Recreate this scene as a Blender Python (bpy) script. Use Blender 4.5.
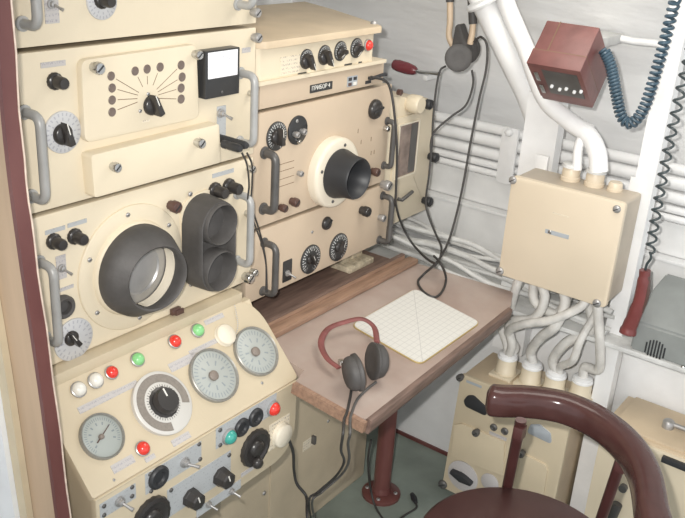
import bpy, bmesh, math, random
from mathutils import Vector, Matrix
random.seed(7)
R = math.radians
for o in list(bpy.data.objects): bpy.data.objects.remove(o)
SC = bpy.context.scene
C = SC.collection

# ------------------------------------------------------------------ camera
FPX, PW, PH = 863.0, 685, 518
YAW, PITCH, ROLL = R(35.47), R(22.8), R(3.75)
CAMH = 1.55
cy, sy = math.cos(YAW), math.sin(YAW)
base = Matrix(((sy, -cy, 0), (0, 0, -1), (cy, sy, 0)))
c_, s_ = math.cos(PITCH), math.sin(PITCH)
rp = Matrix(((1, 0, 0), (0, c_, -s_), (0, s_, c_)))
c_, s_ = math.cos(ROLL), math.sin(ROLL)
rr = Matrix(((c_, -s_, 0), (s_, c_, 0), (0, 0, 1)))
W2C = rr @ rp @ base                     # world -> (right, down, forward)
CAMPOS = Vector((0, 0, CAMH))
cam = bpy.data.cameras.new('camera'); cam.sensor_width = 36; cam.lens = FPX / PW * 36
cam.clip_start = .01
camo = bpy.data.objects.new('camera', cam); C.objects.link(camo)
camo.matrix_world = Matrix.Translation(CAMPOS) @ (Matrix(((1, 0, 0), (0, -1, 0), (0, 0, -1))) @ W2C).transposed().to_4x4()
SC.camera = camo
C2W = W2C.transposed()
def ray(x, y): return C2W @ Vector((x - PW / 2, y - PH / 2, FPX))

# ------------------------------------------------------------------ light
wd = bpy.data.worlds.new('world'); SC.world = wd; wd.use_nodes = True
wd.node_tree.nodes['Background'].inputs[0].default_value = (.93, .96, 1, 1)
wd.node_tree.nodes['Background'].inputs[1].default_value = 1.15
fl = bpy.data.lights.new('flash', 'SPOT'); fl.energy = 100; fl.color = (1, .97, .92)
fl.spot_size = R(84); fl.spot_blend = 1.0; fl.shadow_soft_size = .012
flo = bpy.data.objects.new('flash', fl); C.objects.link(flo)
flo.location = CAMPOS + C2W @ Vector((-.04, -.045, .03))
aim = ray(520, 270)
flo.rotation_euler = aim.to_track_quat('-Z', 'Y').to_euler()
la = bpy.data.lights.new('overhead_fill', 'AREA'); la.energy = 5.6; la.size = .6; la.color = (1, .95, .86)  # unseen overhead fill, added to brighten hull, desk and floor
lao = bpy.data.objects.new('overhead_fill', la); C.objects.link(lao); lao.location = (1.60, .60, 1.72)
SC.view_settings.view_transform = 'Standard'; SC.view_settings.look = 'None'
SC.view_settings.exposure = 0.0; SC.view_settings.gamma = 1; SC.view_settings.use_curve_mapping = False

# ------------------------------------------------------------------ pixel helpers
def fx(x, y, X): d = ray(x, y); return CAMPOS + d * (X / d.x)
def fy(x, y, Y): d = ray(x, y); return CAMPOS + d * (Y / d.y)
def fz(x, y, Z): d = ray(x, y); return CAMPOS + d * ((Z - CAMH) / d.z)
def proj(p):
    c = W2C @ (Vector(p) - CAMPOS); return Vector((PW / 2 + FPX * c.x / c.z, PH / 2 + FPX * c.y / c.z))
def frame(o, u, v):
    u = Vector(u).normalized(); v = Vector(v).normalized(); n = u.cross(v)
    m = Matrix((u, v, n)).transposed().to_4x4(); m.translation = Vector(o); return m
def L(F, x, y, n=0):                    # pixel -> local (u, v) of a panel frame at height n
    nn = F.col[2].to_3d(); o = F.translation + nn * n; d = ray(x, y)
    p = CAMPOS + d * ((o - CAMPOS).dot(nn) / d.dot(nn))
    q = F.inverted() @ p; return q.x, q.y
def at(F, x, y, n=0):
    u, v = L(F, x, y, n); return F @ Matrix.Translation((u, v, n))
def sz(F, x, y, pix, n=0):              # vertical pixels -> metres on that panel
    u, v = L(F, x, y, n)
    k = (proj(F @ Vector((u, v + .01, n))) - proj(F @ Vector((u, v - .01, n)))).length / .02
    return pix / k
I4 = Matrix.Identity(4)
def T(x, y, z): return Matrix.Translation((x, y, z))
def RZ(a): return Matrix.Rotation(a, 4, 'Z')

# ------------------------------------------------------------------ materials
MATS = {}
def mat(name, col, rough=.5, metal=0, var=.06, vscale=14, bump=0, bscale=60, spec=.5, coat=0, col2=None, stretch=None):
    m = bpy.data.materials.new(name); m.use_nodes = True; nt = m.node_tree; b = nt.nodes['Principled BSDF']
    b.inputs['Roughness'].default_value = rough; b.inputs['Metallic'].default_value = metal
    b.inputs['Specular IOR Level'].default_value = spec; b.inputs['Coat Weight'].default_value = coat
    tc = nt.nodes.new('ShaderNodeTexCoord'); src = tc.outputs['Object']
    if stretch:
        mp = nt.nodes.new('ShaderNodeMapping'); mp.inputs['Scale'].default_value = stretch
        nt.links.new(src, mp.inputs[0]); src = mp.outputs[0]
    nz = nt.nodes.new('ShaderNodeTexNoise'); nz.inputs['Scale'].default_value = vscale; nz.inputs['Detail'].default_value = 5
    nt.links.new(src, nz.inputs['Vector'])
    mx = nt.nodes.new('ShaderNodeMix'); mx.data_type = 'RGBA'
    c2 = col2 or tuple(max(0, c * (1 - var * 3)) for c in col)
    c1 = tuple(min(1, c * (1 + var)) for c in col)
    cr = nt.nodes.new('ShaderNodeMapRange'); cr.inputs[1].default_value = .3; cr.inputs[2].default_value = .75
    nt.links.new(nz.outputs['Fac'], cr.inputs[0]); nt.links.new(cr.outputs[0], mx.inputs['Factor'])
    mx.inputs['A'].default_value = (*c1, 1); mx.inputs['B'].default_value = (*c2, 1)
    nt.links.new(mx.outputs['Result'], b.inputs['Base Color'])
    if bump:
        nb = nt.nodes.new('ShaderNodeTexNoise'); nb.inputs['Scale'].default_value = bscale; nb.inputs['Detail'].default_value = 4
        nt.links.new(src, nb.inputs['Vector'])
        bp = nt.nodes.new('ShaderNodeBump'); bp.inputs['Strength'].default_value = bump; bp.inputs['Distance'].default_value = .01
        nt.links.new(nb.outputs['Fac'], bp.inputs['Height']); nt.links.new(bp.outputs[0], b.inputs['Normal'])
    MATS[name] = m; return m
mat('cream', (.72, .63, .475), .42, var=.03, vscale=6, bump=.04, bscale=220)
mat('cream_light', (.77, .70, .57), .4, var=.02)
mat('console_paint', (.60, .51, .365), .42, var=.03, vscale=6, bump=.04, bscale=220)
mat('cream_tan', (.58, .465, .345), .42, var=.03, vscale=6, bump=.04, bscale=220)
mat('tan', (.56, .47, .34), .5, var=.05, vscale=9, bump=.06, bscale=150)
mat('tan_pale', (.62, .50, .35), .5, var=.05, vscale=9, bump=.06, bscale=150)
mat('jbox', (.70, .60, .46), .38, var=.02, vscale=5, bump=.03, bscale=200)
mat('groove', (.20, .13, .08), .8)
mat('black', (.035, .035, .036), .35, var=.1)
mat('bakelite', (.04, .036, .034), .28, var=.1, vscale=40)
mat('brown_knob', (.10, .055, .045), .3)
mat('rubber', (.078, .073, .070), .6, var=.12, vscale=18, bump=.08, bscale=120)
mat('rubber_dark', (.03, .031, .034), .45, var=.1)
mat('chrome', (.62, .62, .61), .25, metal=1)
mat('steel', (.46, .45, .44), .38, metal=.6, var=.08)
mat('handle_grey', (.42, .42, .41), .42, metal=.15, var=.08)
mat('gauge_rim', (.33, .32, .29), .4, metal=.3)
mat('slot_grey', (.25, .22, .19), .55)
mat('body_shaded', (.50, .43, .34), .45, var=.08, vscale=10)  # junction box body colour darkened to carry the shade on its top and sides
mat('hub', (.24, .20, .17), .5)
mat('steel_dark', (.13, .125, .12), .42, metal=.3, var=.12)
mat('grey_plate', (.40, .43, .46), .5, var=.06, vscale=30)
mat('white', (.86, .86, .855), .45, var=.04, vscale=9, bump=.12, bscale=40)
mat('white_dirty', (.70, .70, .68), .6, var=.09, vscale=16, bump=.35, bscale=45)
mat('hull', (.86, .86, .855), .5, var=.05, vscale=5, bump=1.0, bscale=7, stretch=(1, .45, 1.6))
mat('grey_panel', (.80, .80, .79), .5, var=.05, vscale=10, bump=.1, bscale=30)
mat('intercom', (.27, .285, .275), .45, var=.06)
mat('floor', (.25, .29, .255), .5, var=.12, vscale=7, bump=.1, bscale=40)
mat('red_paint', (.185, .075, .068), .38, var=.1, vscale=20, bump=.05)
mat('handset', (.19, .05, .047), .3, var=.08)
mat('blue_cord', (.055, .095, .13), .35, var=.1)
mat('black_cord', (.05, .065, .07), .4)
mat('cord', (.045, .042, .04), .5)
mat('cord_grey', (.10, .095, .09), .5)
mat('vinyl', (.070, .030, .027), .17, var=.06, vscale=30, bump=.08, bscale=35, spec=.4)
mat('chair_paint', (.075, .027, .025), .35, var=.08)
mat('seat', (.075, .033, .030), .42, var=.08, vscale=12)
mat('brown_metal', (.15, .06, .052), .3, var=.18, vscale=12, col2=(.10, .03, .028), stretch=(1, 1, .4))
mat('brown_edge', (.68, .55, .45), .4, var=.1, vscale=60)
mat('jamb', (.50, .36, .24), .55, var=.08, vscale=20, stretch=(1, 1, .1))
mat('jamb_pale', (.62, .52, .36), .5, var=.05)
mat('red_lamp', (.75, .045, .03), .2, var=.02, coat=.5)
mat('green_lamp', (.25, .62, .25), .2, var=.02, coat=.5)
mat('teal_lamp', (.05, .35, .29), .22, var=.02, coat=.5)
mat('white_lamp', (.80, .78, .72), .2, var=.02, coat=.5)
mat('wood_red', (.33, .205, .14), .45, var=.12, vscale=10, stretch=(1.5, 14, 14))
mat('wood_dark', (.19, .125, .10), .5, var=.14, vscale=10, stretch=(1.5, 12, 12))
mat('brass', (.60, .47, .22), .35, metal=.6)
mat('skin_band', (.62, .48, .34), .5)
mat('leather', (.23, .075, .07), .45, var=.1, vscale=40, bump=.1)
mat('red_plastic', (.21, .045, .055), .25)
mat('cable_white', (.72, .70, .66), .55, var=.09, vscale=30, bump=.2, bscale=90)
mat('print', (.34, .35, .42), .6)
mat('glass_win', (.27, .20, .165), .18, var=.2, vscale=25, coat=.4)
mat('foam', (.60, .52, .38), .8, var=.15, vscale=60, bump=.6, bscale=120)

def nodes(name, rough=.5):
    m = bpy.data.materials.new(name); m.use_nodes = True; nt = m.node_tree; b = nt.nodes['Principled BSDF']
    b.inputs['Roughness'].default_value = rough
    tc = nt.nodes.new('ShaderNodeTexCoord'); sp = nt.nodes.new('ShaderNodeSeparateXYZ'); nt.links.new(tc.outputs['Object'], sp.inputs[0])
    def mth(op, a, b_=None, c=None):
        n = nt.nodes.new('ShaderNodeMath'); n.operation = op
        for i, v in enumerate((a, b_, c)):
            if v is None: continue
            if isinstance(v, (int, float)): n.inputs[i].default_value = v
            else: nt.links.new(v, n.inputs[i])
        return n.outputs[0]
    def mixc(f, ca, cb):
        n = nt.nodes.new('ShaderNodeMix'); n.data_type = 'RGBA'; nt.links.new(f, n.inputs['Factor'])
        for k, v in (('A', ca), ('B', cb)):
            if isinstance(v, tuple): n.inputs[k].default_value = (*v, 1)
            else: nt.links.new(v, n.inputs[k])
        return n.outputs['Result']
    MATS[name] = m
    return nt, b, tc, sp, mth, mixc
def dial_mat(name, bg, ink, n, r0, r1, a0=-2.4, a1=2.4, inner=None, rough=.4):
    nt, b, tc, sp, mth, mixc = nodes(name, rough)
    x, y = sp.outputs[0], sp.outputs[1]
    r = mth('SQRT', mth('ADD', mth('MULTIPLY', x, x), mth('MULTIPLY', y, y)))
    a = mth('ARCTAN2', x, y)                                   # 0 = up
    fr = mth('FRACT', mth('ADD', mth('MULTIPLY', a, n / (2 * math.pi)), .5))
    t = mth('LESS_THAN', mth('ABSOLUTE', mth('SUBTRACT', fr, .5)), .16)
    for v in (mth('GREATER_THAN', r, r0), mth('LESS_THAN', r, r1), mth('GREATER_THAN', a, a0), mth('LESS_THAN', a, a1)): t = mth('MULTIPLY', t, v)
    col = mixc(t, bg, ink)
    if inner:                                                  # coarse printed marks nearer the hub
        fr2 = mth('FRACT', mth('ADD', mth('MULTIPLY', a, inner[0] / (2 * math.pi)), .5))
        t2 = mth('LESS_THAN', mth('ABSOLUTE', mth('SUBTRACT', fr2, .5)), inner[3])
        for v in (mth('GREATER_THAN', r, inner[1]), mth('LESS_THAN', r, inner[2]), mth('GREATER_THAN', a, a0), mth('LESS_THAN', a, a1)): t2 = mth('MULTIPLY', t2, v)
        col = mixc(t2, col, ink)
    nt.links.new(col, b.inputs['Base Color'])
dial_mat('dial_white', (.55, .55, .555), (.40, .40, .43), 24, .78, .93, -3.2, 3.2, (12, .56, .70, .10))
dial_mat('dial_black', (.045, .045, .045), (.62, .62, .60), 30, .76, .92, -2.5, 2.9, (15, .60, .72, .12))
dial_mat('gauge_grey', (.37, .395, .37), (.22, .25, .26), 48, .74, .88, -2.3, 2.3, (12, .52, .66, .12))
dial_mat('gauge_grey_b', (.40, .42, .395), (.27, .30, .31), 36, .72, .9, -3.2, 3.2, (9, .40, .60, .10))
dial_mat('dial_ring', (.60, .58, .54), (.22, .21, .20), 40, .50, .57, -3.2, 3.2)
# grey label plates with rows of tiny unreadable engraving
def label_mat(name, bg, ink, sx, sy_, thr):
    nt, b, tc, sp, mth, mixc = nodes(name, .5)
    mp = nt.nodes.new('ShaderNodeMapping'); mp.inputs['Scale'].default_value = (sx, sy_, 1); nt.links.new(tc.outputs['Object'], mp.inputs[0])
    nz = nt.nodes.new('ShaderNodeTexNoise'); nz.inputs['Scale'].default_value = 1; nz.inputs['Detail'].default_value = 1; nt.links.new(mp.outputs[0], nz.inputs['Vector'])
    rows = mth('LESS_THAN', mth('FRACT', mth('MULTIPLY', sp.outputs[1], 130)), .5)
    t = mth('MULTIPLY', mth('GREATER_THAN', nz.outputs['Fac'], thr), rows)
    nt.links.new(mixc(t, bg, ink), b.inputs['Base Color'])
label_mat('label', (.50, .475, .46), (.35, .335, .36), 520, 300, .55)
label_mat('label_blue', (.44, .455, .46), (.31, .31, .33), 380, 240, .62)
label_mat('label_cream', (.74, .66, .52), (.42, .36, .30), 420, 260, .55)
# chart paper
nt, b, tc, sp, mth, mixc = nodes('chart', .7)
gx = mth('LESS_THAN', mth('FRACT', mth('MULTIPLY', sp.outputs[0], 55)), .09)
gy = mth('LESS_THAN', mth('FRACT', mth('MULTIPLY', sp.outputs[1], 80)), .12)
cx = mth('LESS_THAN', mth('ABSOLUTE', mth('SUBTRACT', mth('MULTIPLY', sp.outputs[0], .60), mth('MULTIPLY', sp.outputs[1], .80))), .0006)
g = mth('MAXIMUM', mth('MULTIPLY', mth('MAXIMUM', gx, gy), .55), cx)
nt.links.new(mixc(g, (.66, .65, .61), (.47, .46, .44)), b.inputs['Base Color'])
# worn desk linoleum: grey-brown with pale scuffs
nt, b, tc, sp, mth, mixc = nodes('desk_top', .42)
n1 = nt.nodes.new('ShaderNodeTexNoise'); n1.inputs['Scale'].default_value = 7; n1.inputs['Detail'].default_value = 8; nt.links.new(tc.outputs['Object'], n1.inputs['Vector'])
mp = nt.nodes.new('ShaderNodeMapping'); mp.inputs['Scale'].default_value = (4, 40, 4); nt.links.new(tc.outputs['Object'], mp.inputs[0])
n2 = nt.nodes.new('ShaderNodeTexNoise'); n2.inputs['Scale'].default_value = 2; n2.inputs['Detail'].default_value = 6; nt.links.new(mp.outputs[0], n2.inputs['Vector'])
nt.links.new(mixc(mth('MULTIPLY', n2.outputs['Fac'], .5), mixc(mth('MULTIPLY', mth('SUBTRACT', n1.outputs['Fac'], .3), 2.2), (.27, .20, .165), (.46, .39, .345)), (.42, .30, .25)), b.inputs['Base Color'])

# ------------------------------------------------------------------ mesh helpers (local x = u, y = v, z = outward)
def BM(): return bmesh.new()
def addm(bm, vs, fs, M=None, mi=0):
    V = [bm.verts.new(M @ Vector(v) if M else v) for v in vs]
    for f in fs:
        try: bm.faces.new([V[i] for i in f]).material_index = mi
        except ValueError: pass
    return V
def lathe(bm, prof, seg=24, M=None, mi=0, flute=None):
    rings = []
    for r, z in prof:
        if r <= 1e-7: rings.append([bm.verts.new((M @ Vector((0, 0, z))) if M else (0, 0, z))])
        else:
            rg = []
            for k in range(seg):
                a = 2 * math.pi * k / seg; q = r
                if flute and k % 2: q = r * flute
                p = Vector((q * math.cos(a), q * math.sin(a), z)); rg.append(bm.verts.new(M @ p if M else p))
            rings.append(rg)
    for a, b in zip(rings, rings[1:]):
        for k in range(seg):
            k2 = (k + 1) % seg
            if len(a) == 1 and len(b) == 1: continue
            if len(a) == 1: f = bm.faces.new((a[0], b[k], b[k2]))
            elif len(b) == 1: f = bm.faces.new((a[k], b[0], a[k2]))
            else: f = bm.faces.new((a[k], b[k], b[k2], a[k2]))
            f.material_index = mi; f.smooth = True
def box(bm, x0, x1, y0, y1, z0, z1, bev=0, M=None, mi=0, seg=2):
    t = bmesh.new(); bmesh.ops.create_cube(t, size=1)
    for v in t.verts: v.co = Vector(((x0 + x1) / 2 + v.co.x * (x1 - x0), (y0 + y1) / 2 + v.co.y * (y1 - y0), (z0 + z1) / 2 + v.co.z * (z1 - z0)))
    if bev: bmesh.ops.bevel(t, geom=t.edges[:], offset=bev, segments=seg, affect='EDGES', profile=.6)
    for f in t.faces: f.normal_update(); f.smooth = max(abs(c) for c in f.normal) < .999
    merge(bm, t, M, mi)
def merge(bm, t, M=None, mi=0):
    idx = {}
    for v in t.verts: idx[v] = bm.verts.new(M @ v.co if M else v.co)
    for f in t.faces:
        nf = bm.faces.new([idx[v] for v in f.verts]); nf.material_index = mi; nf.smooth = f.smooth
    t.free()
def prism(bm, poly, z0, z1, bev=0, M=None, mi=0, seg=2):
    t = bmesh.new(); n = len(poly)
    a = [t.verts.new((x, y, z0)) for x, y in poly]; b = [t.verts.new((x, y, z1)) for x, y in poly]
    t.faces.new(b); t.faces.new(a[::-1])
    for k in range(n): t.faces.new((a[k], a[(k + 1) % n], b[(k + 1) % n], b[k]))
    bmesh.ops.recalc_face_normals(t, faces=t.faces[:])
    if bev:
        top = [e for e in t.edges if all(v.co.z > max(z0, z1) - 1e-6 for v in e.verts)]
        bmesh.ops.bevel(t, geom=top, offset=bev, segments=seg, affect='EDGES', profile=.6)
    for f in t.faces: f.normal_update(); f.smooth = abs(f.normal.z) < .999
    merge(bm, t, M, mi)
def rpoly(pts, r, seg=5):
    """round the corners of a polygon; r may be one value or a list"""
    out = []; n = len(pts)
    for i in range(n):
        p = Vector(pts[i]); a = Vector(pts[i - 1]) - p; b = Vector(pts[(i + 1) % n]) - p
        rr_ = r[i] if isinstance(r, (list, tuple)) else r
        if rr_ <= 0: out.append(tuple(p)); continue
        ang = a.angle(b); d = min(rr_ / math.tan(ang / 2), a.length * .49, b.length * .49)
        p0 = p + a.normalized() * d; p1 = p + b.normalized() * d
        for k in range(seg + 1):
            t = k / seg; out.append(tuple(p0 * (1 - t) ** 2 + p * 2 * t * (1 - t) + p1 * t * t))
    return out
def rrect(x0, x1, y0, y1, r, seg=5): return rpoly([(x0, y0), (x1, y0), (x1, y1), (x0, y1)], r, seg)
def fillet(pts, r, seg=5):
    pts = [Vector(p) for p in pts]; out = [pts[0]]
    for i in range(1, len(pts) - 1):
        p = pts[i]; a = pts[i - 1] - p; b = pts[i + 1] - p; d = min(r, a.length * .49, b.length * .49)
        p0 = p + a.normalized() * d; p1 = p + b.normalized() * d
        for k in range(seg + 1):
            t = k / seg; out.append(p0 * (1 - t) ** 2 + p * 2 * t * (1 - t) + p1 * t * t)
    out.append(pts[-1]); return out
def spline(pts, sub=8):
    P = [Vector(p) for p in pts]; P = [P[0] * 2 - P[1]] + P + [P[-1] * 2 - P[-2]]; out = []
    for i in range(1, len(P) - 2):
        a, b, c, d = P[i - 1:i + 3]
        for k in range(sub):
            t = k / sub
            out.append(.5 * ((2 * b) + (c - a) * t + (2 * a - 5 * b + 4 * c - d) * t * t + (3 * b - a - 3 * c + d) * t ** 3))
    out.append(P[-2]); return out
def tube(bm, pts, r, seg=8, M=None, mi=0, caps=True, sec=None):
    """sec: optional list of (x, y) cross-section points (then r may be a list of scales)"""
    P = [Vector(p) for p in pts]; n = len(P)
    tang = [(P[min(i + 1, n - 1)] - P[max(i - 1, 0)]).normalized() for i in range(n)]
    up = Vector((0, 0, 1)) if abs(tang[0].z) < .9 else Vector((1, 0, 0))
    nx = up.cross(tang[0]).normalized(); rings = []
    for i in range(n):
        if i:
            nx = (nx - tang[i] * nx.dot(tang[i]))
            nx.normalize()
        ny = tang[i].cross(nx); q = r[i] if isinstance(r, (list, tuple)) else r
        S = sec or [(math.cos(2 * math.pi * k / seg), math.sin(2 * math.pi * k / seg)) for k in range(seg)]
        rings.append([bm.verts.new((M @ (P[i] + nx * (q * x) + ny * (q * y))) if M else P[i] + nx * (q * x) + ny * (q * y)) for x, y in S])
    m = len(rings[0])
    for a, b in zip(rings, rings[1:]):
        for k in range(m):
            f = bm.faces.new((a[k], a[(k + 1) % m], b[(k + 1) % m], b[k])); f.material_index = mi; f.smooth = True
    if caps: bm.faces.new(rings[0][::-1]).material_index = mi; bm.faces.new(rings[-1]).material_index = mi
def tomesh(name, bm, mats, smooth=50):
    me = bpy.data.meshes.new(name); bmesh.ops.recalc_face_normals(bm, faces=bm.faces[:]); bm.to_mesh(me); bm.free()
    for m in (mats if isinstance(mats, (list, tuple)) else [mats]): me.materials.append(MATS[m])
    if smooth:
        if not any(p.use_smooth for p in me.polygons):
            for p in me.polygons: p.use_smooth = True
        me.set_sharp_from_angle(angle=R(smooth))
    return me

# ------------------------------------------------------------------ objects
WM = {}
def put(name, me, parent=None, Mw=I4, label=None):
    o = bpy.data.objects.new(name, me); C.objects.link(o)
    if parent:
        o.parent = parent; o.matrix_basis = WM[parent.name].inverted() @ Mw
    else: o.matrix_basis = Mw
    WM[o.name] = Mw.copy()
    if label: o['label'] = label
    return o
def part(name, bm, mats, parent, F=I4, label=None, smooth=50): return put(name, tomesh(name, bm, mats, smooth), parent, F, label)
def wobj(name, bm, mats, parent=None, label=None, smooth=50):
    """mesh given in world coordinates; its origin goes to the foot of its bounding box"""
    lo = [min(v.co[i] for v in bm.verts) for i in range(3)]; hi = [max(v.co[i] for v in bm.verts) for i in range(3)]
    c = Vector(((lo[0] + hi[0]) / 2, (lo[1] + hi[1]) / 2, lo[2]))
    for v in bm.verts: v.co -= c
    return put(name, tomesh(name, bm, mats, smooth), parent, Matrix.Translation(c), label)
def tag(o, label, cat, group=None):
    o['label'] = label; o['category'] = cat
    if group: o['group'] = group
    return o
def thing(name, label, cat, loc, group=None):
    o = bpy.data.objects.new(name, None); C.objects.link(o); o.location = loc; o.empty_display_size = .05
    WM[o.name] = Matrix.Translation(Vector(loc)); return tag(o, label, cat, group)
def struct(name, bm, mats, parent=None, smooth=50):
    o = wobj(name, bm, mats, parent, smooth=smooth)
    if not parent: o['kind'] = 'structure'
    return o
CACHE = {}
def cached(key, fn):
    if key not in CACHE: CACHE[key] = fn()
    return CACHE[key]
def S3(s): return Matrix.Scale(s, 4)

# --- small hardware, unit radius, scaled on placing
def m_screw(matn='steel'):
    def f():
        bm = BM(); lathe(bm, [(1, 0), (1, .25), (.85, .5), (.5, .62), (0, .66)], 16); box(bm, -.8, .8, -.1, .1, .5, .70, mi=1); return tomesh('screw', bm, [matn, 'black'])
    return cached('screw' + matn, f)
def screw(parent, F, x, y, pr=3, n=0, matn='steel', name='screw', rot=.6):
    return put(name, m_screw(matn), parent, at(F, x, y, n) @ RZ(rot) @ S3(sz(F, x, y, pr, n)))
def m_thumb(matn):
    def f():
        bm = BM(); lathe(bm, [(.8, 0), (.8, .7), (1, .75), (1, 1.7), (.85, 1.9), (0, 1.95)], 20, flute=.93); box(bm, -.7, .7, -.12, .12, 1.9, 2.0, mi=1); return tomesh('thumbscrew', bm, [matn, 'black'])
    return cached('thumb' + matn, f)
def thumb(parent, F, x, y, pr=5, n=0, matn='chrome'):
    return put('thumbscrew', m_thumb(matn), parent, at(F, x, y, n) @ RZ(.7) @ S3(sz(F, x, y, pr, n)))
def m_knob(matn):
    def f():
        bm = BM(); lathe(bm, [(1, 0), (1, .35), (.92, .45), (.72, .55), (.70, 1.75), (.60, 1.95), (0, 2.0)], 28, flute=.95); return tomesh('knob', bm, [matn])
    return cached('knob' + matn, f)
def knob(parent, F, x, y, pr=7, n=0, matn='bakelite', name='knob'):
    return put(name, m_knob(matn), parent, at(F, x, y, n) @ S3(sz(F, x, y, pr, n)))
def m_pointer(matn):
    def f():
        bm = BM(); lathe(bm, [(1, 0), (1, .3), (.8, .5), (0, .55)], 24)
        prism(bm, rpoly([(-.34, -.95), (.34, -.95), (.26, .5), (0, 1.5), (-.26, .5)], .1, 2), .4, 1.35, .08); box(bm, -.05, .05, .2, 1.3, 1.34, 1.37, mi=1)
        return tomesh('pointer_knob', bm, [matn, 'white_lamp'])
    return cached('ptr' + matn, f)
def pointer(parent, F, x, y, pr=7, a=0, n=0, matn='bakelite', name='pointer_knob'):
    return put(name, m_pointer(matn), parent, at(F, x, y, n) @ RZ(a) @ S3(sz(F, x, y, pr, n)))
def m_oct():
    def f():
        bm = BM(); lathe(bm, [(1, 0), (1, .3), (.95, .35), (.86, 1.2), (.7, 1.35), (0, 1.4)], 8); box(bm, -.06, .06, .1, .8, 1.36, 1.42, mi=1); return tomesh('selector_knob', bm, ['bakelite', 'white_lamp'], 25)
    return cached('oct', f)
def m_toggle():
    def f():
        bm = BM(); lathe(bm, [(1, 0), (1, .45), (.65, .5), (.6, 1.1), (.35, 1.2), (0, 1.2)], 12)
        tube(bm, [(0, 0, 1.0), (.45, -.55, 2.1), (.75, -.9, 2.9)], [.26, .30, .40], 8); return tomesh('toggle_switch', bm, ['steel'])
    return cached('toggle', f)
def toggle(parent, F, x, y, pr=4, n=0, a=0):
    return put('toggle_switch', m_toggle(), parent, at(F, x, y, n) @ RZ(a) @ S3(sz(F, x, y, pr, n)))
def lamp(parent, F, x, y, pr=7, col='red_lamp', n=0):
    def fb(): bm = BM(); lathe(bm, [(1, 0), (1.12, .05), (1.12, .35), (1.0, .42), (.9, .3)], 24); return tomesh('bezel', bm, ['steel'])
    def fd(): bm = BM(); lathe(bm, [(.98, .2), (.97, .45), (.88, .75), (.66, 1.0), (.36, 1.15), (0, 1.2)], 24); return tomesh('indicator_lamp', bm, [col])
    s = sz(F, x, y, pr, n); M = at(F, x, y, n) @ S3(s)
    o = put('indicator_lamp', cached('lens' + col, fd), parent, M, label=col.replace('_lamp', '') + ' domed indicator lamp'); put('bezel', cached('bezel', fb), o, M); return o
def disc(parent, F, x, y, pr, matn, n=0, h=.004, name='dial', rim=None, asp=1):
    """dial with unit radius local coordinates so that its printed scale follows"""
    s = sz(F, x, y, pr, n)
    bm = BM(); lathe(bm, [(1, 0), (1, h / s * .8), (.97, h / s), (0, h / s)], 40)
    M = at(F, x, y, n) @ S3(s); o = put(name, tomesh(name, bm, [matn]), parent, M)
    if rim:
        bm = BM(); lathe(bm, [(1.0, 0), (1.08, 0), (1.08, h / s * 1.6), (1.04, h / s * 1.9), (.99, h / s * 1.5), (.99, 0)], 40)
        put('rim', tomesh('rim', bm, [rim]), o, M)
    return o
def plate(parent, F, pts, h, matn, r=.002, n=0, bev=.001, name='plate', origin=None):
    """flat plate whose corners are given as pixels; object origin at its centre"""
    q = [Vector(L(F, x, y, n)) for x, y in pts]; c = sum(q, Vector((0, 0))) / len(q)
    bm = BM(); prism(bm, rpoly([tuple(v - c) for v in q], r, 4), 0, h, bev)
    return put(name, tomesh(name, bm, [matn] if isinstance(matn, str) else matn), parent, F @ T(c.x, c.y, n))
def rect(F, x0, y0, x1, y1, n=0):
    """two opposite pixels -> axis-aligned local rectangle"""
    a = L(F, x0, y0, n); b = L(F, x1, y1, n); return min(a[0], b[0]), max(a[0], b[0]), min(a[1], b[1]), max(a[1], b[1])
def rplate(parent, F, x0, y0, x1, y1, h, matn, r=.002, n=0, bev=.001, name='plate'):
    """axis-aligned plate between two diagonal pixels"""
    u0, u1, v0, v1 = rect(F, x0, y0, x1, y1, n); cu, cv = (u0 + u1) / 2, (v0 + v1) / 2
    bm = BM(); prism(bm, rrect(u0 - cu, u1 - cu, v0 - cv, v1 - cv, r), 0, h, bev)
    return put(name, tomesh(name, bm, [matn]), parent, F @ T(cu, cv, n))
def cplate(parent, F, x, y, w, hgt, h, matn, n=0, name='label_strip', r=.0006):
    """plate of w x hgt metres centred on a pixel"""
    bm = BM(); prism(bm, rrect(-w / 2, w / 2, -hgt / 2, hgt / 2, r, 2), 0, h, 0); return put(name, tomesh(name, bm, [matn]), parent, at(F, x, y, n))
def handle(parent, F, x0, y0, x1, y1, h=.036, r=.0072, matn='handle_grey', feet=True):
    """U handle: feet at two pixels on the panel"""
    a = L(F, x0, y0); b = L(F, x1, y1); u = (a[0] + b[0]) / 2
    bm = BM(); tube(bm, fillet([(u, a[1], 0), (u, a[1], h), (u, b[1], h), (u, b[1], 0)], .016), r, 12)
    if feet:
        for v in (a[1], b[1]): lathe(bm, [(r * 1.5, 0), (r * 1.5, .003), (r, .004)], 16, T(u, v, 0))
    c = Vector((u, b[1], 0))
    for v in bm.verts: v.co -= c
    return put('handle', tomesh('handle', bm, [matn]), parent, F @ Matrix.Translation(c))

# ================================================================== THE SETTING
X0 = 2.0
bm = BM(); box(bm, -.8, 2.3, -1.2, 1.8, -.05, 0); struct('floor', bm, 'floor')
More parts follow.
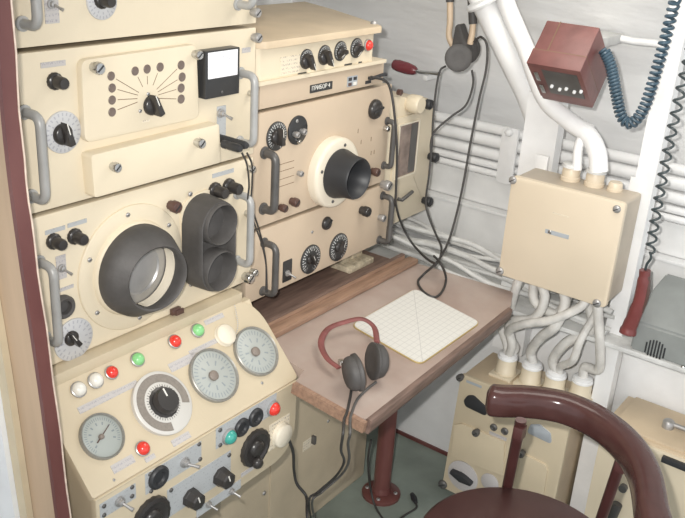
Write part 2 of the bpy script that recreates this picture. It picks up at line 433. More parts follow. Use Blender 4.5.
# pressure hull, extruded along Y
prof = [(2.30, 0), (2.30, .60), (2.28, .90), (2.22, 1.12), (2.14, 1.28), (2.03, 1.42), (1.88, 1.58), (1.68, 1.76), (1.40, 1.94), (1.0, 2.08), (.5, 2.15), (-.8, 2.18)]
prof = [tuple(p) for p in spline([(a, 0, b) for a, b in prof], 4)]
bm = BM(); rows = []
for y in (-1.2, 1.8):
    rows.append([bm.verts.new((p[0], y, p[2])) for p in prof])
    rows.append([bm.verts.new((p[0] + .03, y, p[2] + .03)) for p in prof])
for a, b in ((0, 2), (1, 3), (0, 1), (2, 3)):
    for k in range(len(prof) - 1): bm.faces.new((rows[a][k], rows[a][k + 1], rows[b][k + 1], rows[b][k]))
struct('wall_hull', bm, 'hull', smooth=60)
bm = BM(); box(bm, -.8, 2.3, 1.8, 1.84, 0, 2.2); struct('wall_bulkhead', bm, 'white')
# low white lining in front of the hull
bm = BM(); box(bm, X0, X0 + .02, -.6, 1.8, 0, .60, .004); box(bm, X0, 2.30, -.6, 1.8, .585, .60); struct('wall_lining', bm, 'white')
bm = BM(); box(bm, X0 - .006, X0 - .0005, -.6, 1.8, .0005, .012); struct('trim_1', bm, 'brown_metal')
# door jamb on the left: partition end with worn brown metal edging
edge = [fy(x, y, .90) for x, y in ((2, -110), (11, 0), (21, 136), (34, 246), (53, 382), (70, 518))]
edge = [edge[0] + (edge[0] - edge[1]) * 2] + edge + [edge[-1] + (edge[-1] - edge[-2]) * 1.5]
edge = spline(edge, 5)
def jamb(x0, x1, y0, y1):
    bm = BM(); rg = [[bm.verts.new((p.x + dx, yy, p.z)) for dx, yy in ((x0, y0), (x1, y0), (x1, y1), (x0, y1))] for p in edge]
    for a, b in zip(rg, rg[1:]):
        for k in range(4): bm.faces.new((a[k], a[(k + 1) % 4], b[(k + 1) % 4], b[k]))
    bm.faces.new(rg[0]); bm.faces.new(rg[-1]); return bm
struct('wall_partition', jamb(-.019, -.002, .9065, 1.02), 'jamb')
tr = struct('trim_2', jamb(-.0205, 0, .898, .906), 'brown_metal')
bm = BM(); tube(bm, [p + Vector((-.0006 + .0008 * math.sin(k * 1.7), -.0025, 0)) for k, p in enumerate(edge)], .0013, 6); wobj('worn_edge', bm, 'brown_edge', tr)
struct('trim_3', jamb(-.030, -.0195, .965, .985), 'jamb_pale')
struct('trim_4', jamb(-.038, -.0195, .9855, 1.02), 'white')
struct('wall_left', jamb(-.025, -.002, 1.021, 1.75), 'white')

# ================================================================== LEFT RACK
Y1 = 1.07
F1 = frame((0, Y1, 0), (1, 0, 0), (0, 0, 1))
RX0, RX1 = .700, 1.188
def rack_unit(name, label, z0, z1, F, x0, x1, depth=.34, paint='cream'):
    Yf = F.translation.y
    t = thing(name, label, 'radio unit', ((x0 + x1) / 2, Yf + depth / 2, z0))
    bm = BM(); box(bm, x0 + .006, x1 - .006, Yf + .014, Yf + depth, z0 + .003, z1 - .003); wobj('case', bm, 'tan', t)
    bm = BM(); box(bm, x0, x1, Yf, Yf + .0138, z0 + .0025, z1 - .0025, .0022); wobj('front_panel', bm, paint, t)
    return t
# --- top unit (mostly above the picture)
u1 = rack_unit('transmitter_unit', 'cream radio unit above the one with the black meter', 1.327, 1.62, F1, RX0, RX1)
handle(u1, F1, 15, -140, 16, 24); handle(u1, F1, 238, -140, 239, 4)
disc(u1, F1, 101, 1, 19, 'dial_white'); knob(u1, F1, 101, 0, 9, .004)
cplate(u1, F1, 51, 5, .023, .05, .0015, 'label', name='label_plate'); toggle(u1, F1, 51, 4, 5, .0015)
thumb(u1, F1, 252, 12, 5, 0, 'steel')
# --- second unit
u2 = rack_unit('tuning_unit', 'cream radio unit with black square meter and a ring of round sockets', 1.085, 1.325, F1, RX0, RX1)
handle(u2, F1, 24, 112, 31, 196); handle(u2, F1, 239, 73, 240, 141)
cplate(u2, F1, 53, 64, .042, .008, .001, 'label')
knob(u2, F1, 54, 81, 9)
disc(u2, F1, 62, 132, 21, 'dial_white'); pointer(u2, F1, 62, 134, 10.5, .25, .004)
thumb(u2, F1, 253, 37, 5, 0, 'steel')
cplate(u2, F1, 246, 50, .022, .009, .001, 'label')
# raised selector plate with its sockets
sp_ = plate(u2, F1, [(76, 59), (192, 43), (195, 117), (80, 142)], .012, 'cream', r=.014, bev=.004, name='selector_plate')
N = .012
cuv = L(F1, 148, 98, N)
socks = [(111, 76), (112, 88), (112, 100), (112, 112), (135, 71), (147, 69), (160, 67), (181, 65), (182, 77), (181, 88), (181, 99)]
def m_sock():
    bm = BM(); lathe(bm, [(1, 0), (1, .12), (.9, .2), (.8, .16), (0, .16)], 18); return tomesh('socket', bm, ['brown_sock'])
mat('brown_sock', (.17, .13, .11), .4)
for x, y in socks:
    put('socket', cached('sock', m_sock), sp_, at(F1, x, y, N) @ S3(sz(F1, x, y, 4.6, N)))
    q = Vector(L(F1, x, y, N)); d = Vector(cuv) - q; ln = d.length; d.normalize(); a = q + d * .011; b_ = q + d * (ln - .022)
    bm = BM(); tube(bm, [(0, 0, 0), (b_.x - a.x, b_.y - a.y, 0)], .0006, 5); put('engraved_line', tomesh('engraved_line', bm, ['groove']), sp_, F1 @ T(a.x, a.y, N))
pointer(sp_, F1, 151, 105, 10, .42, N); screw(sp_, F1, 148, 94, 2, N); screw(sp_, F1, 140, 111, 2, N)
thumb(sp_, F1, 93, 67, 6.5, N); thumb(sp_, F1, 194, 54, 5, N)
cplate(sp_, F1, 146, 121, .016, .0035, .0004, 'label_cream', N)
# black meter
u0, u1_, v0, v1 = rect(F1, 197, 51, 231, 93, 0)
bm = BM(); prism(bm, rrect(u0, u1_, v0 + .003, v1 + .002, .002), 0, .020, .0015)
c = Vector(((u0 + u1_) / 2, v0, 0))
for v in bm.verts: v.co -= c
mt = put('meter', tomesh('meter', bm, ['black']), u2, F1 @ Matrix.Translation(c), 'square black meter with a white scale')
w = u1_ - u0; hh = v1 - v0
nt, b, tc, sp, mth, mixc = nodes('meter_face', .35)
xx, yy = sp.outputs[0], sp.outputs[1]
rr2 = mth('SQRT', mth('ADD', mth('MULTIPLY', xx, xx), mth('POWER', mth('ADD', yy, .018), 2)))
arc = mth('LESS_THAN', mth('ABSOLUTE', mth('SUBTRACT', rr2, .030)), .0007)
nd = mth('MULTIPLY', mth('LESS_THAN', mth('ABSOLUTE', mth('SUBTRACT', xx, .001)), .0006), mth('GREATER_THAN', yy, -.010))
nt.links.new(mixc(mth('MULTIPLY', mth('MAXIMUM', arc, nd), .6), (.88, .88, .90), (.30, .30, .36)), b.inputs['Base Color'])
bm = BM(); prism(bm, rrect(-w * .43, w * .43, -hh * .27, hh * .27, .001), 0, .0012, 0)
put('scale_face', tomesh('scale_face', bm, ['meter_face']), mt, F1 @ T(c.x, v0 + hh * .72, .0195))
screw(mt, F1, 222, 92, 1.5, .020, 'steel_dark')
# toggle plate, cover with two screws
tp = cplate(u2, F1, 221, 121, .022, .055, .0015, 'label_blue', name='label_plate'); toggle(tp, F1, 220, 113, 4.5, .0015)
thumb(u2, F1, 249, 93, 3.5, 0)
cv = plate(u2, F1, [(81, 152), (210, 121), (212, 160), (85, 195)], .024, 'cream', r=.006, bev=.004, name='cover')
thumb(cv, F1, 112, 166, 5, .024); thumb(cv, F1, 196, 142, 5, .024)
# --- third unit
u3 = rack_unit('indicator_unit', 'cream radio unit with a large rubber viewing hood and a twin eyepiece hood', .822, 1.083, F1, RX0, RX1)
handle(u3, F1, 37, 262, 46, 337); handle(u3, F1, 236, 194, 237, 260)
cplate(u3, F1, 55, 230, .036, .007, .001, 'label_blue'); cplate(u3, F1, 77, 223, .036, .007, .001, 'label_blue')
knob(u3, F1, 53, 241, 8); knob(u3, F1, 74, 236, 8)
tp = cplate(u3, F1, 61, 267, .018, .040, .0012, 'label', name='label_plate'); toggle(tp, F1, 61, 268, 4, .0012)
cplate(u3, F1, 66, 288, .028, .006, .001, 'label')
s = sz(F1, 64, 305, 11); bm = BM(); lathe(bm, [(s, 0), (s, .008), (s * .85, .012), (s * .6, .010), (s * .55, .002), (0, .002)], 24); part('jack_socket', bm, 'rubber', u3, at(F1, 62, 306))
disc(u3, F1, 73, 339, 20, 'dial_white'); pointer(u3, F1, 71, 338, 7, .55, .004)
# round mount and large rubber hood
s = sz(F1, 133, 268, 60); Mh = at(F1, 132, 267)
bm = BM(); lathe(bm, [(s, 0), (s, .003), (s * .985, .0045), (s * .76, .0045), (s * .74, .010), (s * .72, .012), (0, .012)], 56); mp_ = part('hood_mount', bm, 'cream', u3, Mh)
for k in range(6):
    a = R(90 + 60 * k + 5); put('screw', m_screw(), mp_, Mh @ T(s * .88 * math.cos(a), s * .88 * math.sin(a), .0045) @ S3(.0042))
rb = s * .715
def hood_round(r0, r1, ln, tilt):
    bm = BM(); seg = 48; prof2 = [(r0, .010), (r0 * 1.0, .02), (r0 * .985, .032)]
    rings = []
    for r, z in prof2: rings.append([Vector((r * math.cos(2 * math.pi * k / seg), r * math.sin(2 * math.pi * k / seg), z)) for k in range(seg)])
    def tip(r, z, inner=0):
        out = []
        for k in range(seg):
            a = 2 * math.pi * k / seg; x = r * math.cos(a); y = r * math.sin(a)
            out.append(Vector((x + tilt[0], y + tilt[1], z + tilt[2] * x / r1 + tilt[3] * y / r1)))
        return out
    rings.append([(a + b) / 2 for a, b in zip(rings[-1], tip(r1, ln))])
    rings.append(tip(r1, ln)); rings.append(tip(r1 * .97, ln + .002)); rings.append(tip(r1 * .92, ln)); rings.append(tip(r1 * .90, ln - .012))
    rings.append([Vector((r0 * .80 * math.cos(2 * math.pi * k / seg), r0 * .80 * math.sin(2 * math.pi * k / seg), .032)) for k in range(seg)])
    rings.append([Vector((r0 * .78 * math.cos(2 * math.pi * k / seg), r0 * .78 * math.sin(2 * math.pi * k / seg), .016)) for k in range(seg)])
    V = [[bm.verts.new(p) for p in rg] for rg in rings]
    for a, b in zip(V, V[1:]):
        for k in range(seg): bm.faces.new((a[k], a[(k + 1) % seg], b[(k + 1) % seg], b[k]))
    return bm
hd = part('viewing_hood', hood_round(rb, rb * .74, .062, (.002, -.003, .008, .0)), 'rubber', u3, Mh, 'large dark grey rubber viewing hood')
bm = BM(); lathe(bm, [(rb * .76, .012), (rb * .76, .017), (rb * .55, .019), (rb * .52, .016), (0, .016)], 40, mi=0); part('screen_glass', bm, 'screen_glass' if 'screen_glass' in MATS else 'steel', hd, Mh)
bm = BM(); bd = []
for a in range(-95, 72, 6):
    ca_, sa_ = math.cos(R(a)), math.sin(R(a)); bd.append([bm.verts.new((rb * k_ * ca_, rb * k_ * sa_, z_)) for k_, z_ in ((.775, .019), (.76, .040), (.735, .040), (.75, .019))])
for p_, q_ in zip(bd, bd[1:]):
    for k_ in range(4): bm.faces.new((p_[k_], p_[(k_ + 1) % 4], q_[(k_ + 1) % 4], q_[k_]))
bm.faces.new(bd[0]); bm.faces.new(bd[-1]); part('screen_reflection', bm, 'cream_light', hd, Mh)  # pale band modelled in place of the screen's reflection inside the hood
thumb(u3, F1, 170, 205, 6, 0, 'brown_knob')
# twin eyepiece hood
pl = plate(u3, F1, [(179, 203), (212, 184), (220, 270), (185, 289)], .004, 'cream', r=.03, name='eyepiece_plate')
for x, y in ((190, 194), (219, 192), (191, 284), (221, 262)): screw(pl, F1, x, y, 2.5, .004)
a = Vector(L(F1, 198, 217)); b_ = Vector(L(F1, 200, 262)); rr3 = sz(F1, 200, 235, 23)
def stadium(c0, c1, r, seg=14):
    out = []
    for k in range(seg + 1): t = math.pi * k / seg; out.append((c0[0] + r * math.cos(t), c0[1] + r * math.sin(t)))
    for k in range(seg + 1): t = math.pi + math.pi * k / seg; out.append((c1[0] + r * math.cos(t), c1[1] + r * math.sin(t)))
    return out
um = (a.x + b_.x) / 2; top = (um, a.y); bot = (um, b_.y)
bm = BM(); st0 = stadium(top, bot, rr3); seq = []
for z, k in ((.003, 1.0), (.042, .97), (.052, .95), (.053, .92), (.051, .88), (.0306, .87)): seq.append([bm.verts.new((um + (x - um) * k, (a.y + b_.y) / 2 + (y - (a.y + b_.y) / 2) * k, z)) for x, y in st0])
for p, q in zip(seq, seq[1:]):
    for k in range(len(p)): bm.faces.new((p[k], p[(k + 1) % len(p)], q[(k + 1) % len(p)], q[k]))
bm.faces.new(seq[-1])
eh = part('eyepiece_hood', bm, 'rubber', u3, F1, 'dark grey rubber hood with two eyepieces')
for cc in (top, bot):
    bm = BM(); r_ = rr3 * .86; lathe(bm, [(r_, .031), (r_, .058), (r_ * .95, .061), (r_ * .90, .058), (r_ * .84, .045), (r_ * .78, .0325), (0, .0325)], 36)
    part('eyecup', bm, 'rubber', eh, F1 @ T(cc[0], cc[1], 0))
cplate(u3, F1, 223, 173, .056, .008, .001, 'label_blue')
knob(u3, F1, 214, 190, 8); knob(u3, F1, 228, 186, 8)
thumb(u3, F1, 246, 213, 4); thumb(u3, F1, 244, 276, 5); thumb(u3, F1, 248, 168, 4); thumb(u3, F1, 251, 271, 3.5)
bm = BM(); box(bm, -.011, .011, -.006, .006, 0, .008, .002); box(bm, -.003, .016, -.012, .002, .006, .010, .001); part('latch', bm, 'brown_knob', u3, at(F1, 174, 310))

# ================================================================== CONSOLE
ca = R(47)
F_TOP = frame((0, .918, .667), (1, 0, 0), (0, math.cos(ca), math.sin(ca)))
F_FRT = frame((0, .918, 0), (1, 0, 0), (0, 0, 1))
uL = L(F_TOP, 62, 442)[0]; uR = L(F_TOP, 297, 374)[0]; vT = L(F_TOP, 150, 338)[1]
con = thing('control_console', 'cream sloping control console with round gauges and coloured lamps below the rack', 'control console', ((uL + uR) / 2, 1.0, .45))
vb = .667
bm = BM()
yz = [(.922, vb - .006), (.935, .56), (.96, .47), (1.06, .47), (1.06, .799), (1.045, .799), (1.032, .775)]
for s_i, x in enumerate((uL + .008, uR - .008)):
    pass
Vs = [[bm.verts.new((x, y, z)) for y, z in yz] for x in (uL + .008, uR - .008)]
bm.faces.new(Vs[0]); bm.faces.new(Vs[1][::-1])
for k in range(len(yz)): bm.faces.new((Vs[0][k], Vs[0][(k + 1) % len(yz)], Vs[1][(k + 1) % len(yz)], Vs[1][k]))
wobj('body', bm, 'console_paint', con)
bm = BM(); prism(bm, rpoly([(uL, 0), (uR, 0), (uR, vT), (uL, vT)], [.006, .010, .075, .035], 8), -.014, 0, .004); tp_ = part('sloping_panel', bm, 'console_paint', con, F_TOP)
bm = BM(); box(bm, uL + .004, uR - .03, 1.044, 1.10, .800, .8222, .003); wobj('back_ledge', bm, 'console_paint', con)
zB = L(F_FRT, 238, 489)[1]
bm = BM(); prism(bm, rpoly([(uL + .004, zB), (uR - .004, zB), (uR - .004, vb - .004), (uL + .004, vb - .004)], [.004, .075, .003, .003], 8), -.012, 0, .003); fp_ = part('front_panel', bm, 'console_paint', con, F_FRT)
FT, FF = F_TOP, F_FRT
for x, y, r_, col in ((78, 390, 7.5, 'white_lamp'), (95, 381, 7.5, 'white_lamp'), (111, 373, 6.5, 'red_lamp'), (137, 360, 6.8, 'green_lamp'), (174, 342, 6.6, 'red_lamp'), (197, 331, 6.6, 'green_lamp'), (142, 449, 7.2, 'red_lamp')):
    lamp(tp_, FT, x, y, r_, col)
def gauge(x, y, pr, matn, needle=True, hub=.13):
    g = disc(tp_, FT, x, y, pr, matn, 0, .005, 'gauge', 'gauge_rim'); s = sz(FT, x, y, pr); M = at(FT, x, y, .006)
    bm = BM(); lathe(bm, [(hub, 0), (hub, .10), (hub * .6, .16), (0, .16)], 16); put('hub', tomesh('hub', bm, ['hub']), g, M @ S3(s))
    if needle is not None:
        bm = BM(); prism(bm, [(-.03, -.35), (.03, -.35), (.012, .72), (-.012, .72)], .02, .06); put('needle', tomesh('needle', bm, ['brown_knob']), g, M @ RZ(needle) @ S3(s))
    return g
g1 = gauge(101, 437, 22, 'gauge_grey', -1.1)
gauge(213, 376, 26, 'gauge_grey_b', None, .2); gauge(255, 352, 24, 'gauge_grey_b', None, .2)
# tuning dial with its curved slot
s = sz(FT, 161, 404, 33); Md = at(FT, 161, 404)
bm = BM(); lathe(bm, [(1, 0), (1, .14), (.96, .17), (0, .17)], 48); td = put('tuning_dial', tomesh('tuning_dial', bm, ['dial_ring']), tp_, Md @ S3(s))
bm = BM()
n_ = 40; ring = []
for k in range(n_ + 1):
    a = R(-25 + 285 * k / n_); ring.append([(q * math.cos(a), q * math.sin(a)) for q in (.64, .90)])
poly = [p[0] for p in ring] + [p[1] for p in reversed(ring)]
for k in range(n_):
    vs = [(*ring[k][0], .172), (*ring[k][1], .172), (*ring[k + 1][1], .172), (*ring[k + 1][0], .172)]
    lo = [(x, y, .176) for x, y, z in vs]; addm(bm, lo + vs, [(0, 1, 2, 3), (4, 7, 6, 5), (0, 4, 5, 1), (2, 6, 7, 3)])
put('curved_slot', tomesh('curved_slot', bm, ['slot_grey'] if 'slot_grey' in MATS else ['steel_dark']), td, Md @ S3(s))
bm = BM(); lathe(bm, [(.50, .17), (.50, .20), (.42, .22), (.42, .38), (.36, .47), (0, .48)], 32, flute=.96); box(bm, -.02, .02, .1, .36, .47, .50, mi=1); put('knob', tomesh('knob', bm, ['bakelite', 'white_lamp']), td, Md @ S3(s))
# cream cap with its bead chain
def cap(par, F, x, y, pr, n=0):
    s = sz(F, x, y, pr, n); bm = BM(); lathe(bm, [(1.05, 0), (1.05, .12), (1, .16), (1, .45), (.9, .55), (0, .58)], 32, flute=.985); return put('socket_cap', tomesh('socket_cap', bm, ['cream_light']), par, at(F, x, y, n) @ S3(s))
k1 = cap(tp_, FT, 224, 336, 11)
ch = spline([(*L(FT, 234, 337), .004), (*L(FT, 237, 327), .003), (*L(FT, 236, 317), .003), (*L(FT, 234, 306), .003)], 5)
bm = BM()
for p in ch: lathe(bm, [(0, -.0016), (.0016, 0), (0, .0016)], 6, Matrix.Translation(p))
wobj_m = tomesh('bead_chain', bm, ['steel']); put('bead_chain', wobj_m, tp_, FT)
def strip(par, F, x, y, wpx, hpx, n=0, matn='label', name='label_strip'):
    a = L(F, x - wpx / 2, y + wpx * .26, n); b2 = L(F, x + wpx / 2, y - wpx * .26, n)
    return cplate(par, F, x, y, abs(b2[0] - a[0]), sz(F, x, y, hpx, n), .0008, matn, n, name)
for x, y, w_, h_ in ((97, 402, 36, 7), (126, 388, 22, 6), (183, 362, 26, 9), (207, 345, 34, 5), (214, 319, 18, 5), (123, 464, 22, 9), (150, 458, 10, 5), (181, 439, 18, 7)): strip(tp_, FT, x, y, w_, h_)
for x, y in ((114, 480), (262, 383)): screw(tp_, FT, x, y, 1.6)
# front panel plates
def fplate(x, y, wpx, hpx, matn='label_blue', name='control_plate'): return strip(fp_, FF, x, y, wpx, hpx, 0, matn, name)
def corners(pl_, pts):
    for x, y in pts: screw(pl_, FF, x, y, 2, .0008, 'steel_dark')
p = fplate(118, 501, 36, 15); toggle(p, FF, 119, 501, 4.5, .0008); corners(p, ((104, 506), (104, 515), (132, 487), (132, 496)))
p = fplate(174, 467, 56, 20)
def jack(par, x, y, pr, n=.0008):
    s = sz(FF, x, y, pr); bm = BM(); lathe(bm, [(s, 0), (s, .004), (s * .85, .007), (s * .55, .006), (s * .45, .002), (0, .002)], 24); put('jack_socket', tomesh('jack_socket', bm, ['rubber_dark']), par, at(FF, x, y, n))
jack(p, 158, 477, 10.5); toggle(p, FF, 184, 462, 4.5, .0008, .6); corners(p, ((150, 474), (151, 491), (199, 444), (200, 459)))
p = fplate(200, 483, 63, 27)
for x, y in ((190, 497), (220, 476)): put('selector_knob', m_oct(), p, at(FF, x, y, .0008) @ RZ(.3) @ S3(sz(FF, x, y, 8.5)))
corners(p, ((171, 490), (229, 455)))
p = fplate(219, 498, 44, 9); toggle(p, FF, 208, 504, 3.0, .0008); toggle(p, FF, 231, 491, 3.0, .0008)
p = fplate(247, 420, 60, 20); lamp(p, FF, 228, 436, 6.5, 'teal_lamp', .0008); lamp(p, FF, 272, 408, 6.2, 'red_lamp', .0008); jack(p, 241, 427, 8.5); jack(p, 255, 417, 8.5)
corners(p, ((220, 430), (220, 445)))
def wheel(x, y, pr, n=0):
    s = sz(FF, x, y, pr, n); bm = BM(); lathe(bm, [(1, 0), (1.02, .10), (.98, .22), (.80, .26), (.70, .18), (.45, .18), (.40, .32), (.30, .36), (0, .36)], 36, flute=.96)
    lathe(bm, [(.26, .18), (.30, .3), (.28, .45), (.20, .55), (0, .58)], 16, T(-.1, -.72, 0)); return put('hand_wheel', tomesh('hand_wheel', bm, ['bakelite']), fp_, at(FF, x, y, n) @ S3(s))
wheel(254, 447, 17); wheel(150, 517, 19)
strip(fp_, FF, 252, 468, 22, 4, 0, 'label'); p = fplate(279, 432, 20, 26, 'label_cream'); k2 = cap(p, FF, 280, 434, 10.5, .0008)
bm = BM(); box(bm, .86, .92, .98, 1.05, 0, .4695, .004); box(bm, .70, .858, 1.0, 1.05, 0, .4695, .004); wobj('pedestal', bm, 'brown_metal', con)

# ================================================================== RIGHT RACK
Y2 = 1.09
F2 = frame((0, Y2, 0), (1, 0, 0), (0, 0, 1))
QX0, QX1 = 1.195, 1.682
DZ = .755
# lower unit
r3 = rack_unit('receiver_unit', 'cream radio unit with two black dials under the receiver with the eyepiece', DZ, .914, F2, QX0, QX1 + .03, paint='cream_tan')
handle(r3, F2, 262, 243, 264, 290, .034, .0072, 'steel_dark'); handle(r3, F2, 381, 196, 380, 239, .030, .0072, 'steel_dark')
screw(r3, F2, 326, 223, 6.5, 0, 'bakelite', 'slotted_cap'); thumb(r3, F2, 361, 210, 5, 0, 'bakelite')
disc(r3, F2, 310, 259, 14, 'dial_black'); disc(r3, F2, 338, 247, 13.5, 'dial_black')
pointer(r3, F2, 310, 259, 5, .5, .004); pointer(r3, F2, 338, 247, 5, -.4, .004)
p = rplate(r3, F2, 283, 262, 291, 279, .002, 'black', name='toggle_plate'); toggle(p, F2, 287, 273, 3, .002)
thumb(r3, F2, 379, 217, 3.5, 0, 'steel'); screw(r3, F2, 312, 232, 1.5)
# main receiver
r2 = rack_unit('receiver_unit', 'cream receiver with black conical eyepiece on a raised round mount', .917, 1.158, F2, QX0, QX1, paint='cream_tan')
r1 = rack_unit('nameplate_unit', 'narrow cream panel with a black nameplate above the receiver with the eyepiece', 1.160, 1.211, F2, QX0, QX1 - .04, paint='cream_tan')
handle(r2, F2, 263, 153, 264, 208, .030, .0085, 'steel_dark'); handle(r2, F2, 386, 121, 384, 165, .022, .0065, 'steel_dark')
disc(r2, F2, 276, 136, 14.5, 'dial_black'); disc(r2, F2, 297, 130, 14.5, 'black')
pointer(r2, F2, 276, 137, 7.5, .1, .004)
for x, y in ((294, 134), (301, 131)): thumb(r2, F2, x, y, 3.2, .004, 'steel')
thumb(r2, F2, 297, 141, 2.2, .004); screw(r2, F2, 297, 121, 1.8, .004)
screw(r2, F2, 374, 109, 10, 0, 'bakelite', 'slotted_cap', .2)
bm = BM(); lathe(bm, [(.012, 0), (.012, .006), (.008, .008), (0, .008)], 20)
thumb(r2, F2, 291, 201, 4.5, 0, 'brown_knob'); thumb(r2, F2, 280, 207, 4, 0, 'brown_knob'); thumb(r2, F2, 372, 171, 4.2, 0, 'brown_knob'); thumb(r2, F2, 298, 173, 3, 0, 'steel')
for y in (163, 170, 178, 185):
    a = L(F2, 279, y + 2); b_ = L(F2, 294, y - 4); bm = BM(); tube(bm, [(0, 0, 0), (b_[0] - a[0], 0, 0)], .0006, 5); put('engraved_line', tomesh('engraved_line', bm, ['groove']), r2, F2 @ T(a[0], a[1], 0))
for x, y in ((358, 131), (361, 142), (371, 139), (371, 153), (374, 152)):
    bm = BM(); box(bm, -.0006, .0006, -.005, .005, 0, .0008); part('engraved_mark', bm, 'groove', r2, at(F2, x, y))
s = sz(F2, 330, 171, 34.5); Me = at(F2, 330, 171)
bm = BM(); lathe(bm, [(s, 0), (s, .016), (s * .97, .022), (s * .90, .024), (s * .62, .024), (0, .024)], 56); em = part('eyepiece_mount', bm, 'cream_light', r2, Me)
for k in range(4): put('screw', m_screw('steel_dark'), em, Me @ T(s * .80 * math.cos(R(75 + 90 * k)), s * .80 * math.sin(R(75 + 90 * k)), .024) @ S3(.0038))
rb2 = s * .70; bm = BM(); lathe(bm, [(rb2, .023), (rb2 * 1.0, .028), (rb2 * .86, .055), (rb2 * .84, .075), (rb2 * .80, .079), (rb2 * .72, .076), (rb2 * .55, .045), (rb2 * .52, .035), (0, .035)], 44)
part('eyepiece', bm, 'rubber_dark', em, Me, 'black conical rubber eyepiece')
thumb(r2, F2, 382, 184, 5, 0, 'steel'); thumb(r2, F2, 384, 128, 3)
# nameplate panel: writing
def text_mesh(s, size, matn):
    cu = bpy.data.curves.new('txt', 'FONT'); cu.body = s; cu.size = size; cu.align_x = 'CENTER'; cu.align_y = 'CENTER'; cu.extrude = .0003
    o = bpy.data.objects.new('txt', cu); C.objects.link(o); bpy.context.view_layer.update()
    me = bpy.data.meshes.new_from_object(o.evaluated_get(bpy.context.evaluated_depsgraph_get())); bpy.data.objects.remove(o)
    me.materials.clear(); me.materials.append(MATS[matn]); me.name = 'lettering'; return me
npl = cplate(r1, F2, 321, 87, .074, .0165, .0015, 'black', name='nameplate', r=.001)
put('lettering', text_mesh('ПРИБОР 4', .0125, 'white_lamp'), npl, at(F2, 321, 87, .0018), 'white letters reading ПРИБОР 4')
np2 = cplate(r1, F2, 352, 81, .036, .022, .0015, 'grey_plate', name='nameplate', r=.001)
for dx, dy, mm in ((-.009, .005, 'black'), (.009, .005, 'black'), (-.009, -.006, 'brown_knob'), (.009, -.006, 'white_lamp')):
    bm = BM(); box(bm, dx - .006, dx + .006, dy - .0035, dy + .0035, .0015, .002); put('printed_mark', tomesh('printed_mark', bm, [mm]), np2, at(F2, 352, 81))
bm = BM(); tube(bm, fillet([(-.02, -.002, 0), (-.02, -.002, .008), (.018, .003, .012), (.03, .002, .012)], .004), .004, 10); part('plug', bm, 'rubber_dark', r1, at(F2, 374, 76))
cplate(r1, F2, 368, 82, .022, .007, .001, 'black', name='nameplate')
# top control box
zt0, zt1 = 1.213, 1.281
cb = thing('control_box', 'cream control box with four black knobs and a red lamp, under a lid', 'control box', (1.4, 1.25, zt0))
F3 = frame((0, Y2 - .004, 0), (1, 0, 0), (0, 0, 1))
bm = BM(); prism(bm, rpoly([(1.205, 1.10), (1.217, Y2 - .004), (1.588, Y2 - .004), (1.70, 1.30), (1.75, 1.42), (1.205, 1.42)], [.004, .01, .008, 0, 0, 0], 4), zt0, zt1); wobj('body', bm, 'cream', cb)
bm = BM(); prism(bm, rpoly([(1.199, 1.088), (1.214, 1.066), (1.594, 1.070), (1.614, 1.096), (1.722, 1.30), (1.782, 1.44), (1.199, 1.44)], [.003, .01, .015, .02, 0, 0, 0], 5), zt1 + .0005, zt1 + .0145, .004); wobj('lid', bm, 'tan_pale', cb)
bm = BM(); prism(bm, [(1.197, 1.078), (1.632, 1.078), (1.632, 1.40), (1.197, 1.40)], zt0 - .0015, zt0 + .006); wobj('base_flange', bm, 'cream', cb)
cplate(cb, F3, 290, 65, .058, .036, .001, 'label_cream', name='label_plate')
for x, y, kx in ((306, 61, .5), (324, 57, .5), (340, 53, -1.2), (356, 50, -.9)):
    d_ = disc(cb, F3, x, y - 2, 10, 'dial_black', 0, .003); pointer(d_, F3, x, y, 7.5 if kx > 0 else 5.5, math.pi + kx, .003)
lamp(cb, F3, 367, 45, 5.5, 'red_lamp')
for x, y in ((302, 74), (348, 65), (360, 63)): cplate(cb, F3, x, y, .026 if x != 360 else .012, .006, .001, 'black', name='label_strip')
for p_ in ((1.604, 1.10), (1.26, 1.42)):
    bm = BM(); lathe(bm, [(.008, -.004), (.008, .004), (.005, .008), (0, .008)], 14); part('lid_bolt', bm, 'steel', cb, T(p_[0], p_[1], zt1 + .012))
# unit with the window, set back beside the hull
Y3 = 1.148
F4 = frame((0, Y3, 0), (1, 0, 0), (0, 0, 1))
r4 = thing('speaker_unit', 'cream unit with a dark recessed window standing between the right rack and the hull', 'radio unit', (1.87, 1.3, .752))
bm = BM(); prism(bm, rpoly([(1.735, .752), (2.0, .752), (1.985, 1.045), (1.95, 1.075), (1.735, 1.11)], [.004, .004, .012, .012, .004]), -.24, 0, .004); part('case', bm, 'cream', r4, F4)
bm = BM(); prism(bm, rpoly([(1.80, 1.045), (1.915, 1.045), (1.915, .87), (1.80, .87)], .006), 0, .005, .002); part('window_frame', bm, 'cream', r4, F4)
u0, u1_, v0, v1 = rect(F4, 398, 126, 412, 173)
bm = BM(); prism(bm, rrect(u0, u1_, v0 + .006, v1, .004), .0045, .006); part('window', bm, 'glass_win', r4, F4)
bm = BM(); prism(bm, rrect(u0 + (u1_ - u0) * .62, u1_ - .002, v0 + .009, v1 - .003, .003), .0061, .0066); part('dark_strip', bm, 'steel_dark', r4, F4)
bm = BM(); prism(bm, rrect(u0 - .004, u0, v0 + .004, v1 + .002, .001), .005, .009); prism(bm, rrect(u1_, u1_ + .004, v0 + .004, v1 + .002, .001), .005, .009); prism(bm, rrect(u0 - .004, u1_ + .004, v1 + .0005, v1 + .0045, .001), .005, .009); prism(bm, rrect(u0 - .004, u1_ + .004, v0 + .0015, v0 + .0055, .001), .005, .009); part('window_bead', bm, 'cream_light', r4, F4)
